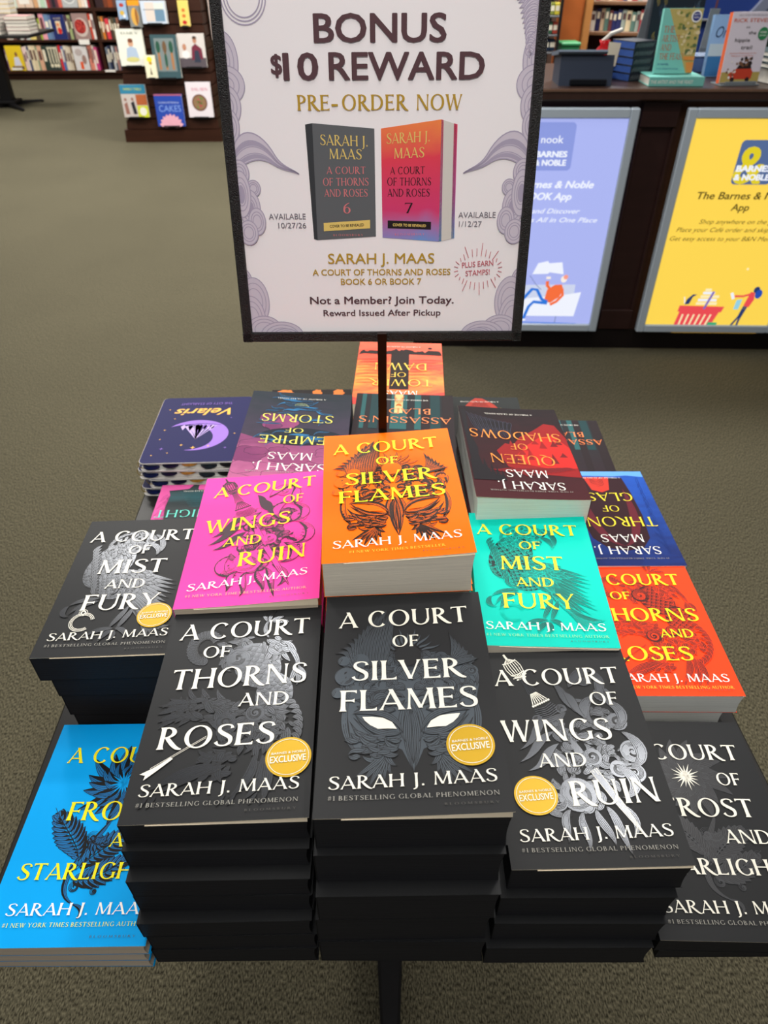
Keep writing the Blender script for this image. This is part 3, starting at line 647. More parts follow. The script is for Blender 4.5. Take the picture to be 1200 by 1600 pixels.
A3 = ('SARAH J. MAAS', -60, 61, -84.5, 10, 0, 2)
TAG_B = '#1 BESTSELLING GLOBAL PHENOMENON'; TAG_C = '#1 NEW YORK TIMES BESTSELLING AUTHOR'
def L_mask(): return [('A COURT', -57, 57, 66, 18.5, 0, 2.5), ('OF', -11, 12, 43.5, 12.5), ('SILVER', -45, 47, 9.5, 19.5), ('FLAMES', -54, 55, -19.5, 19.5)]
def L_beast(): return [('A COURT', -59, 60, 67, 18.7, 0, 3), ('OF', -35, -10, 46, 12.7), ('THORNS', -57, 60, 12, 21, 0, 3), ('AND', 5, 47, -7, 13), ('ROSES', -55, 38, -45, 20, 0, 2)]
def L_sword(): return [('A COURT', -60, 59, 64, 18.7), ('OF', 25, 51, 40, 14), ('WINGS', -61, 36, 4, 22), ('AND', -33, 8, -21, 13), ('RUIN', -12, 60, -56, 21.5, 0, 2)]
def L_bird(): return [('A COURT', -60, 61, 65, 18.5), ('OF', -11, 14, 43, 13.5), ('MIST', -37, 38, 11, 22), ('AND', -22, 21, -12.5, 13.5), ('FURY', -39, 42, -44, 22.5)]
def L_flower(dx=0): return [('A COURT', -55+dx, 57, 60, 17), ('OF', 26, 49, 33, 12.7), ('FROST', -34, 51, 1, 18), ('AND', 14, 56, -24, 12.7), ('STARLIGHT', -59, 58, -52, 14)]

cream_under = first_page
B_ = [engr, engr_fill, white_ink, cov_black]
def top_book(label, x, y, rz, z, T, lift, cmat, pmat, group, **k):
    r = thing('paperback_book', label, 'book', (x, y, z), rz, group); S = make_book(T, lift, cmat, pmat, r, **k); return r, S
def pile(n, T, cmat, pmat, x, y, rz, zbase, lows, what, group, lift=.0004, seed=0, z0=TABLE, steps=None):
    """the books below the top one, from the table up; lows = (x, y) of the bottom book"""
    R = random.Random(seed); proto = None; names = ['second', 'third', 'fourth', 'fifth', 'sixth', 'seventh', 'eighth']
    for k in range(n-1):
        t = k/max(1, n-1); px = lows[0]+(x-lows[0])*t+R.uniform(-.0016, .0016); py = (steps[k] if steps else lows[1]+(y-lows[1])*t)+R.uniform(-.0012, .0012); base = PI if abs(rz) > 2 else 0; a = base+(rz-base)*t+math.radians(R.uniform(-.5, .5))
        idx = n-2-k; lab = '%s, %s from the top of its stack' % (what, names[idx])
        if k == 0: lab = '%s, lowest of its stack on the table' % what
        if proto is None:
            proto = thing('paperback_book', lab, 'book', (px, py, z0), a, group); make_book(T, lift, cmat, pmat, proto, inner=cmat)
        else: dup(proto, (px, py, z0+k*T), a, lab, group)
rad = math.radians
Z = TABLE
# front row ------------------------------------------------------
G = 'black-edged paperbacks under the white-eyed mask cover'
pile(5, .0435, cov_black, page_black, .018, .336, rad(.7), 0, (.013, .319), 'thick black-edged paperback under the white-eyed mask cover', G, seed=2, steps=(.319, .321, .322, .332))
r, S = top_book('black paperback with a grey engraved mask and white eye holes, front centre', .018, .338, rad(.7), Z+4*.0435, .0435, .0052, cov_black, page_black, G, gap=.1)
finish(r, S, lambda D: art_mask(D, 1, 2), L_mask(), A3, TAG_B, white_ink, white_ink, gray_ink, [mask_line, mask_fill, white_ink, cov_black])
sticker(r, S, 45, -52.5)
G = 'black-edged paperbacks under the engraved beast cover'
pile(7, .02703, cov_black, page_black, -.128, .343, rad(.9), 0, (-.130, .320), 'slim black-edged paperback under the engraved beast cover', G, seed=5, steps=(.320, .321, .322, .330, .332, .343))
r, S = top_book('black paperback with a clawed engraved beast and a white arrow, front left of centre', -.128, .349, rad(1.3), Z+6*.02703, .02703, .0040, cov_black, page_black, G, gap=.1)
finish(r, S, lambda D: art_beast(D, 1, 2), L_beast(), A3, TAG_B, white_ink, white_ink, gray_ink, B_)
sticker(r, S, 51, -56)
G = 'black-edged paperbacks under the silver dagger cover'
pile(4, .0339, cov_black, page_black, .166, .336, rad(.1), 0, (.155, .318), 'black-edged paperback under the silver dagger cover', G, seed=3)
r, S = top_book('black paperback with a silver dagger wrapped in engraved smoke, right of the mask cover', .166, .338, rad(.1), Z+3*.0339, .0339, .0050, cov_black, page_black, G, gap=.75)
finish(r, S, lambda D: art_sword(D, 1, 2), L_sword(), A3, TAG_B, white_ink, white_ink, gray_ink, [engr, engr_fill, white_ink, cov_black])
sticker(r, S, -41, -46)
cov_blue = cover((0, 158, 232), 'sky_blue')
G = 'thin sky blue paperbacks at the front left corner'
pile(3, .01667, cov_blue, page_tan, -.270, .316, rad(.5), 0, (-.270, .318), 'thin sky blue paperback under the blue flower cover', G, seed=4)
r, S = top_book('sky blue paperback with a black engraved flower, at the front left corner', -.268, .315, rad(.4), Z+2*.01667, .01667, .0008, cov_blue, page_tan, G)
finish(r, S, lambda D: art_flower(D, 1, 2, 0), [(l[0], l[1]+2, l[2], *l[3:]) for l in L_flower(2)], ('SARAH J. MAAS', -55, 67, -81, 9.7, 0, 0), TAG_C, yellow_ink, white_plain, mat('pale_yellow_lettering', (225, 232, 120), .5), [ink_black, mat('blue_linework', (14, 105, 165), .45), cov_blue, cov_blue], tagbox=(-54, 66, -90, 3.4))
G = 'black paperbacks at the front right corner'
pile(2, .0225, cov_black, page_black, .300, .318, rad(-1), 0, (.303, .321), 'black-edged paperback under the white star cover', G, seed=6)
r, S = top_book('black paperback with a white starburst over faint flower engraving, front right corner', .300, .318, rad(-1.5), Z+.0225, .0225, .0008, cov_black, page_black, G)
faint = mat('faint_engraving', (66, 67, 70), .35, metal=.3); faint_fill = mat('faint_engraved_ground', (50, 50, 52), .35, metal=.2)
finish(r, S, lambda D: art_flower(D, 1, 2, None, -3, 42), L_flower(), ('SARAH J. MAAS', -61, 62, -84, 10.3), TAG_B, white_ink, white_ink, gray_ink, [faint, faint_fill, white_ink, cov_black])
# middle row -----------------------------------------------------
G = 'black-edged paperbacks under the scaled bird cover'
pile(4, .03575, cov_black, page_black, -.282, .546, rad(1.5), 0, (-.272, .549), 'black-edged paperback under the scaled bird cover', G, seed=8)
r, S = top_book('black paperback with a shiny scaled bird and white ring, left of the pink book', -.284, .540, rad(1.7), Z+3*.03575, .03575, .0020, cov_black, page_black, G)
finish(r, S, lambda D: art_bird(D, 1, 2), L_bird(), A3, TAG_B, white_ink, white_ink, gray_ink, B_)
sticker(r, S, 42, -54)
cov_pink = cover((238, 66, 160), 'hot_pink')
G = 'paperbacks in the hot pink stack'
pile(6, .03275, cov_pink, page_tan, -.136, .556, rad(2), 0, (-.134, .560), 'hot pink paperback below the pink dagger cover', G, seed=9)
r, S = top_book('hot pink paperback with a black engraved dagger, cover lifting at the corner', -.136, .555, rad(2.2), Z+5*.03275, .03275, .0085, cov_pink, page_tan, G, gap=.15)
pk = mat('plum_ink', (52, 12, 38), .45)
finish(r, S, lambda D: (setattr(D, 'k', 1.5), setattr(D, 'nl', 1), art_sword(D, 3, 0, 0, 0)), [('A COURT', -56, 60, 65, 18.7, 0, 11), ('OF', 24, 47, 46, 14, 0, 2), ('WINGS', -57, 34, 3, 21, 0, 8), ('AND', -34, 6, -20, 14, 0, 2), ('RUIN', -15, 54, -52, 21, 0, 7)], ('SARAH J. MAAS', -61, 57, -83, 9.5, 0, 12), TAG_C, mat('golden_lettering', (250, 214, 10), .5), white_plain, mat('peach_lettering', (240, 170, 130), .5), [pk, pk, pk, cov_pink], tagbox=(-61, 57, -91, 3.3, 0, 12) if False else (-61, 57, -91, 3.2))
cov_or = cover((255, 112, 4), 'orange')
G = 'paperbacks in the tall orange stack'
pile(6, .04267, cov_or, page_cream, .008, .553, rad(2.5), 0, (.010, .552), 'thick orange paperback under the orange mask cover', G, seed=10, steps=(.556, .557, .558, .560, .566))
r, S = top_book('bright orange paperback with a black engraved mask, highest book on the table', .008, .555, rad(3.0), Z+5*.04267, .04267, .0062, cov_or, page_cream, G, gap=.8)
finish(r, S, lambda D: (setattr(D, 'k', 1.6), setattr(D, 'nl', 1), art_mask(D, 3, 4, 0)), [('A COURT', -59, 55, 65, 19.5, 0, 3), ('OF', -14, 10, 42.5, 13), ('SILVER', -47, 46, 9, 20, 0, 2), ('FLAMES', -54, 53, -20.5, 19, 0, 3)], ('SARAH J. MAAS', -60, 60, -87, 10.5, 0, 3.5), '#1 NEW YORK TIMES BESTSELLER', yellow_red, white_plain, mat('amber_lettering', (250, 200, 60), .5), [mat('brown_black_ink', (44, 18, 4), .45), cov_or, cov_or, cov_or, cov_or], tagbox=(-45, 43, -94, 3.2))
cov_teal = cover((0, 200, 182), 'turquoise')
G = 'paperbacks in the turquoise stack'
pile(4, .0355, cov_teal, page_cream, .170, .549, rad(-2), 0, (.168, .552), 'turquoise paperback under the turquoise bird cover', G, seed=11)
r, S = top_book('turquoise paperback with a black engraved bird, right of the orange book', .170, .549, rad(-2.8), Z+3*.0355, .0355, .0020, cov_teal, page_cream, G)
finish(r, S, lambda D: art_bird(D, 1, 0, None), [('A COURT', -62, 57, 64, 18.5), ('OF', -15, 10, 39, 13), ('MIST', -39, 32, 4.5, 22), ('AND', -24, 17, -21.5, 13.4), ('FURY', -41, 35, -54, 21.7)], ('SARAH J. MAAS', -62, 60, -84, 10.3), TAG_C, mat('soft_yellow_lettering', (240, 226, 50), .5), white_plain, mat('pale_mint_lettering', (150, 225, 170), .5), [cov_teal, mat('deep_teal_ink', (4, 34, 36), .5), cov_teal, cov_teal], tagbox=(-62, 61, -93, 3.6))
cov_red = cover((255, 68, 26), 'vermilion')
G = 'paperbacks in the vermilion stack'
pile(2, .029, cov_red, page_white, .316, .550, rad(-1), 0, (.308, .553), 'vermilion paperback under the vermilion beast cover', G, seed=12)
r, S = top_book('vermilion paperback with a black engraved beast, at the right edge of the table', .320, .5505, rad(-.9), Z+.029, .029, .0010, cov_red, page_white, G)
finish(r, S, lambda D: art_beast(D, 1, 1, None), [('A COURT', -64, 54, 62, 19), ('OF', -40, -15, 37, 12.7), ('THORNS', -64, 57, 1.5, 20.3), ('AND', 4, 43, -24, 12.7), ('ROSES', -62, 31, -57.5, 19.8)], ('SARAH J. MAAS', -60, 60, -87, 10.6), TAG_C, yellow_red, white_plain, mat('amber_lettering', (250, 200, 60), .5), [cov_red, mat('dark_red_ink', (66, 10, 6), .5), cov_red, cov_red], tagbox=(-59, 61, -96, 3.6))
# back rows, upside down from here --------------------------------
tog_tag = '#1 NEW YORK TIMES BESTSELLING AUTHOR'
def tog_book(label, x, y, rz, z, T, lift, cmat, pmat, group, art, arts, lines, tmat, author=((-46, 45, 69.5), (-28, 28, 46)), tagv=86, novel='A THRONE OF GLASS NOVEL'):
    r, S = top_book(label, x, y, rz, z, T, lift, cmat, pmat, group, gap=.8)
    m = MB(); D = Draw(S, m); art(D); m.build('cover_art', arts, r)
    m = MB(); D = Draw(S, m); D.e = .0008
    for ln in lines: caps(D, *ln, bold=.8)
    m.build('title_lettering', [tmat], r)
    m = MB(); D = Draw(S, m); D.e = .0008
    if author: caps(D, 'SARAH J.', author[0][0], author[0][1], author[0][2], 15, bold=.85); caps(D, 'MAAS', author[1][0], author[1][1], author[1][2], 15.5, bold=.85)
    if tagv: caps(D, tog_tag, -51, 51, tagv, 2.6, 1, track=.2)
    if novel: caps(D, novel, -34, 34, -89, 3.2, 2, track=.2)
    m.build('author_lettering', [white_plain, gray_ink, white_ink], r)
    return r, S
def scallop(cx, cy, rx, ry, n=7, d=.14, k=60):
    return [(cx+rx*(1+d*abs(math.sin(n*a/2)))*math.cos(a), cy+ry*(1+d*abs(math.sin(n*a/2)))*math.sin(a)) for a in [2*PI*i/k for i in range(k)]]
def clampuv(pts): return [(max(-69.5, min(69.5, x)), max(-104.5, min(104.5, y))) for x, y in pts]
def fade(name, a, b_, axis='Y', lo=-.1, hi=.1, noise=.5, ns=25): return grad_mat(name, [(.0, a), (1, b_)], axis, lo, hi, .6, noise, ns)
eos_c = fade('storm_slate_cover', (36, 44, 52), (74, 58, 80)); eos_p1 = fade('mauve_cloud', (104, 50, 88), (172, 92, 134), 'Y', -.02, .1, .8, 30); eos_p2 = fade('rose_cloud', (158, 78, 120), (116, 54, 96), 'X', -.06, .06, .8, 30)
eos_bl = mat('storm_blue', (38, 104, 150), .6, spec=.1); eos_dk = mat('storm_dark', (22, 30, 42), .6, spec=.1)
G = 'paperbacks in the storm cloud stack'
pile(5, .0382, eos_c, page_cream, -.116, .762, rad(179.5), 0, (-.120, .765), 'dark paperback under the mauve storm cloud cover', G, seed=13)
def a_eos(D):
    D.e = .00015; D.poly([(-69.5, 104.5), (69.5, 104.5), (69.5, 6), (50, 14), (30, 20), (0, 16), (-30, 22), (-50, 14), (-69.5, 20)], 0)
    D.e = .00022
    for i, (x, y, rx, ry) in enumerate(((40, 30, 26, 14), (55, 52, 22, 16), (-52, 44, 20, 14), (-30, 84, 30, 13), (30, 84, 34, 14), (0, 60, 24, 9), (58, 80, 16, 12), (22, -24, 22, 19), (38, -36, 12, 10), (-58, 70, 12, 10), (14, 92, 16, 8), (44, 44, 14, 8), (-40, 60, 14, 7), (16, 40, 12, 6), (30, -16, 10, 8))):
        D.e += .000004; D.poly(clampuv(scallop(x, y, rx, ry)), i % 2); D.ribbon(clampuv(scallop(x, y, rx, ry)), .7, 3, False)
    D.e = .0003; D.poly(clampuv(scallop(-8, 8, 52, 20, 3, .05)), 3)
    R = random.Random(3)
    for i in range(34):
        x, y = R.uniform(-50, 30), R.uniform(-6, 20) if i < 12 else R.uniform(-92, -20); a = R.uniform(-.6, .6); l = R.uniform(18, 34)
        D.lock([(x, y), (x+l*.3, y+5*math.sin(a*5)), (x+l*.7, y-6*math.sin(a*5)), (x+l*math.cos(a), y+l*math.sin(a))], R.uniform(2, 5), lines=3, mi=2, fill=2 if i % 3 == 0 else 3)
    D.lock([(24, -78), (10, -66), (-10, -66), (-24, -82)], 12, lines=6, mi=2, fill=3); D.lock([(8, -70), (2, -74), (-6, -74), (-12, -68)], 6, lines=3, mi=4)
tog_book('mauve and slate paperback with swirling storm clouds, lettering upside down', -.116, .761, rad(179.2), Z+4*.0382, .0382, .0062, eos_c, page_white, G, a_eos, [eos_p1, eos_p2, eos_bl, eos_dk, mat('pale_lime', (190, 200, 110), .5)],
         [('STORMS', -48, 48, -45, 19), ('OF', -11, 14, -11, 11), ('EMPIRE', -42, 45, 8, 18)], mat('straw_lettering', (232, 220, 84), .45))
qos_c = fade('maroon_cover', (30, 22, 26), (64, 24, 30)); G = 'paperbacks in the scarlet mountain stack'
pile(4, .0424, qos_c, page_white, .178, .752, rad(180.5), 0, (.174, .756), 'thick dark paperback under the scarlet mountain cover', G, seed=14)
def a_qos(D):
    D.e = .00018
    D.poly([(-69, -30), (-60, -62), (-54, -40), (-46, -66), (-38, -34), (-28, -48), (-20, -22), (-6, -30), (6, -10), (16, -14), (30, 4), (20, 40), (-20, 54), (-69, 60)], 0)
    D.e = .00026
    D.poly([(-69, -6), (-52, -36), (-42, -10), (-32, -30), (-20, 0), (-10, -8), (4, 12), (-6, 34), (-40, 44), (-69, 40)], 1)
    RQ = random.Random(7)
    for i in range(16):
        x, y, h = RQ.uniform(-62, 24), RQ.uniform(-24, 44), RQ.uniform(10, 24); D.e += .000004
        D.poly([(x-5, y+h*.5), (x-2, y-h*.1), (x, y-h*.5), (x+2.5, y), (x+6, y+h*.5)], i % 3)
    D.e = .00038
    for i in range(9): D.lock([(-66+i*8, 44+i*2), (-50+i*8, 36), (-40+i*8, 54), (-20+i*8, 46)], 8, lines=4, mi=0, fill=2)
    for x, w_, h in ((62, 6, 62), (56, 5, 44), (50, 5, 34), (42, 3, 24), (36, 4, 16), (30, 3, 10)):
        D.poly([(x-w_, 70), (x-w_, 70-h*.7), (x-w_*.6, 70-h*.75), (x, 70-h-14), (x+w_*.6, 70-h*.75), (x+w_, 70-h*.7), (x+w_, 70)], 3)
    for i in range(10): D.lock([(60-i*6, -90+i*3), (50-i*6, -70), (56-i*5, -50), (40-i*4, -34+i)], 6, lines=3, mi=4, fill=3)
    D.e = .00046; D.poly([(60, -96), (68, -92), (66, 60), (58, 40), (54, 0), (62, -40)], 3)
tog_book('dark paperback with scarlet mountains and orange lettering upside down, on white-edged stack', .178, .750, rad(181.2), Z+3*.0424, .0424, .0092, qos_c, page_white, G, a_qos,
         [mat('crimson_print', (138, 24, 26), .6, spec=.1), mat('scarlet_print', (190, 36, 32), .6, spec=.1), mat('oxblood_print', (104, 22, 28), .6, spec=.1), mat('night_print', (24, 20, 26), .6, spec=.1), mat('bruise_print', (62, 62, 82), .6, spec=.1)],
         [('SHADOWS', -62, 61, -39, 20, 0, -7), ('OF', -13, 11, -13, 14), ('QUEEN', -43, 41, 16, 20, 0, -4)], mat('ember_lettering', (236, 136, 30), .45), author=((-44, 40, 72), (-27, 26, 47)), tagv=89)
tg_c = fade('cobalt_cover', (30, 78, 170), (26, 40, 96), noise=.7); G = 'paperbacks in the cobalt stack'
pile(2, .03, tg_c, page_white, .325, .753, rad(180), 0, (.322, .758), 'cobalt blue paperback under the cobalt cover', G, seed=15)
def a_tog(D):
    D.e = .00015; D.poly([(-69.5, -104.5), (69.5, -104.5), (69.5, -92), (40, -94), (-24, -92), (-44, -94), (-69.5, -90)], 0)
    D.e = .0002; D.poly([(-36, -88), (40, -88), (44, -40), (46, 10), (40, 50), (24, 70), (0, 76), (-24, 70), (-38, 50), (-42, 0), (-40, -50)], 1)
    D.e = .00026; D.lock([(-30, -60), (-36, 10), (-22, 60), (0, 66)], 12, lines=5, mi=2, fill=2); D.lock([(34, -60), (38, 10), (24, 60), (0, 66)], 12, lines=5, mi=2, fill=2)
    D.e = .00032; D.poly([(-16, -90), (22, -90), (16, -58), (2, -52), (-10, -58)], 3)
    for s in (1, -1):
        for i in range(4): D.lock([(4, -66-i*4), (4+s*4, -70-i*4), (4+s*8, -68-i*5), (4+s*10, -76-i*5)], 1.6, lines=2, mi=1)
    for i in range(10): D.lock([(-60+i*1.5, -90+i*16), (-54, -80+i*16), (-62, -70+i*16), (-52, -62+i*16)], 3, lines=2, mi=4)
tog_book('cobalt blue paperback with a dark red oval and yellow lettering upside down', .325, .751, rad(180), Z+.03, .03, .0008, tg_c, page_white, G, a_tog,
         [mat('sky_band', (84, 150, 224), .42), mat('dried_blood_print', (44, 18, 26), .6, spec=.1), mat('wine_print', (92, 26, 40), .6, spec=.1), mat('brick_print', (190, 52, 40), .6, spec=.1), mat('deep_blue_print', (20, 44, 110), .6, spec=.1)],
         [('GLASS', -40, 42, -50, 19), ('OF', -13, 12, -20, 13.5), ('THRONE', -57, 56, 6, 20)], mat('canary_lettering', (240, 216, 40), .45), author=((-45, 44, 68), (-29, 29, 43.5)), tagv=90)
ab_c = fade('forest_night_cover', (34, 38, 42), (44, 30, 36), noise=.4)
def a_ab(D):
    D.e = .00018
    for x, w_, m_ in ((-44, 7, 0), (-20, 5, 1), (8, 12, 1), (8, 6, 2), (42, 6, 0), (58, 3, 1)): D.rect(x-w_, x+w_, -104, -52 if m_ == 2 else -10, m_); D.e += .00002
    for x, w_ in ((-62, 8), (-30, 6), (26, 7), (66, 3)): D.rect(x-w_, x+w_, -104, 60, 3)
    D.e = .00034
    for s in (1, -1):
        for i in range(4): D.lock([(8, -78-i*3), (8+s*4, -82-i*3), (8+s*6, -84-i*4), (8+s*(5+i), -92-i*3)], 1.8, lines=2, mi=4)
    D.lock([(4, -70), (7, -76), (9, -76), (12, -70)], 5, lines=3, mi=4, fill=4)
ab_m = [mat('dim_teal_print', (24, 56, 60), .6, spec=.1), mat('teal_glow_print', (38, 88, 90), .6, spec=.1), mat('pale_gold_print', (200, 190, 130), .6, spec=.1), mat('trunk_print', (34, 24, 28), .6, spec=.1), mat('rust_print', (196, 96, 34), .6, spec=.1)]
ab_t = mat('tangerine_lettering', (232, 122, 50), .45)
G = 'paperbacks in the teal-striped forest stack behind the orange stack'
pile(5, .0356, ab_c, page_white, .026, .783, rad(178), 0, (.026, .783), 'dark paperback under the teal-striped forest cover', G, seed=16)
tog_book('dark paperback with teal stripes and orange lettering upside down, directly behind the sign pole', .026, .783, rad(177), Z+4*.0356, .0356, .0010, ab_c, page_white, G, a_ab, ab_m,
         [("ASSASSIN'S", -66, 62, -41, 16), ('BLADE', -38, 36, -64, 15)], ab_t, tagv=None, author=None, novel='THE THRONE OF GLASS NOVELLAS')
G = 'paperback with teal stripes near the right back corner'
tog_book('dark paperback with teal stripes and orange lettering upside down, beyond the cobalt book', .312, .963, rad(178), Z, .022, .0006, ab_c, page_white, None, a_ab, ab_m,
         [("ASSASSIN'S", -66, 62, -41, 16), ('BLADE', -38, 36, -64, 15)], ab_t, tagv=None, author=None, novel='THE THRONE OF GLASS NOVELLAS')
td_c = grad_mat('sunset_cover', [(0, (244, 96, 66)), (.35, (232, 70, 40)), (.6, (250, 150, 56)), (1, (214, 54, 44))], 'Y', -.1, .1, .42, .9, 16)
G = 'paperbacks in the sunset stack at the back'
pile(4, .04, td_c, page_cream, .026, .995, rad(178), 0, (.026, .996), 'thick sunset-coloured paperback under the tower cover', G, seed=17)
def a_tod(D):
    D.e = .0002; D.rect(-15, 15, -66, 58, 0)
    D.poly([(-69, -58)]+[(x, -60-(5+6*abs(math.sin(x*.7))+5*abs(math.sin(x*.23)))*(1 if abs(x) > 12 else 1.4)) for x in range(-68, 69, 3)]+[(69, -58), (60, -62), (30, -60), (0, -62), (-40, -60)], 0)
    D.e = .00026
    for i in range(9): D.lock([(-68+i*4, -40+i*10), (-40+i*3, -44+i*10), (-20, -36+i*10), (-16, -40+i*10)], 3, lines=2, mi=1)
    for i in range(9): D.lock([(16, -44+i*10), (30, -38+i*10), (50, -46+i*10), (68, -40+i*10)], 3, lines=2, mi=1)
    D.disc(-50, -84, 3.5, 3.5, 0, 12)
tog_book('red and orange sunset paperback with a black tower, upside down at the very back', .026, .993, rad(177.6), Z+3*.04, .04, .0010, td_c, page_cream, G, a_tod, [mat('silhouette_print', (34, 20, 20), .6, spec=.1), mat('scarlet_print', (190, 36, 32), .6, spec=.1)],
         [('DAWN', -44, 41, -28, 24), ('OF', -11, 14, 4, 15), ('TOWER', -52, 46, 27, 21)], mat('sunflower_lettering', (244, 196, 50), .45), author=((-46, 46, 84), (-29, 24, 63)), tagv=None)
hf_c = fade('charcoal_cover', (38, 42, 42), (34, 30, 32)); G = 'paperbacks under the red cloaked figure cover'
pile(2, .031, hf_c, page_white, .168, .977, rad(179), 0, (.168, .977), 'charcoal paperback under the red cloaked figure cover', G, seed=18)
def a_hf(D):
    D.e = .0002; D.poly([(-30, -20), (-34, -60), (-26, -78), (-16, -90), (-6, -100), (6, -101), (14, -92), (22, -80), (32, -62), (30, -20)], 0)
    D.e = .00028
    for i in range(8): D.lock([(-26+i*7, -30), (-24+i*6, -56), (-12+i*4, -70), (-8+i*2, -92)], 5, lines=4, mi=1, fill=None)
tog_book('charcoal paperback with a red cloaked figure, half hidden behind the scarlet mountain book', .168, .977, rad(178.8), Z+.031, .031, .0008, hf_c, page_white, G, a_hf, [mat('rust_red_print', (160, 52, 40), .6, spec=.1), mat('dark_rust_print', (96, 26, 24), .6, spec=.1)],
         [('FIRE', -38, 38, -66, 16), ('OF', -12, 12, -40, 13), ('HEIR', -40, 40, -10, 20)], mat('sunflower_lettering', (244, 196, 50), .45), tagv=None)
kb_c = fade('brown_black_cover', (30, 26, 26), (60, 34, 26)); G = 'paperbacks behind the storm cloud stack'
pile(2, .04, kb_c, page_white, -.125, .975, rad(181), 0, (-.125, .975), 'dark paperback below the orange splashed cover', G, seed=19)
def a_kb(D):
    D.e = .0002
    for x, w_ in ((46, 12), (-48, 8), (-10, 7)): D.poly(clampuv(scallop(x, -92, w_, 11, 7, .3)), 0)
r, S = top_book('dark paperback with orange splashes, peeking out behind the storm cloud book', -.125, .975, rad(181), Z+.04, .04, .0008, kb_c, page_white, G)
m = MB(); a_kb(Draw(S, m)); m.build('cover_art', [mat('copper_print', (206, 112, 48), .6, spec=.1)], r)
nt_c = grad_mat('teal_mist_cover', [(0, (52, 56, 58)), (.3, (46, 78, 84)), (.45, (40, 48, 50)), (1, (48, 50, 54))], 'Y', -.1, .0, .42, .25, 20)
def a_nt(D):
    D.e = .0002; D.poly([(69.5, -104.5), (69.5, 60), (58, 50), (62, 20), (50, -10), (58, -30), (54, -50), (62, -66), (52, -78), (56, -90), (26, -94), (20, -104.5)], 0)
    D.poly(clampuv(scallop(6, -98, 5, 6, 4, .3)), 0)
    D.e = .00026; 
    for i in range(7): D.lock([(56, -80+i*16), (62, -74+i*16), (60, -66+i*16), (68, -60+i*16)], 4, lines=3, mi=1)
    for i in range(8): D.lock([(40-i*3, -86+i*5), (10, -84+i*5), (-20, -88+i*5), (-60+i*3, -85+i*5)], 3, lines=3, mi=2)
tog_book('slate paperback with pink edges and turquoise lettering, under the spiral journals', -.276, .763, rad(182), Z, .03, .0008, nt_c, page_white, None, a_nt, [mat('magenta_petal_print', (206, 84, 150), .6, spec=.1), mat('dark_rose_print', (140, 50, 104), .6, spec=.1), mat('sea_print', (50, 104, 112), .6, spec=.1)],
         [('MIDNIGHT', -62, 66, -41, 17), ('OF', -12, 12, -14, 13), ('CROWN', -50, 50, 12, 19)], mat('aqua_lettering', (92, 206, 188), .45))

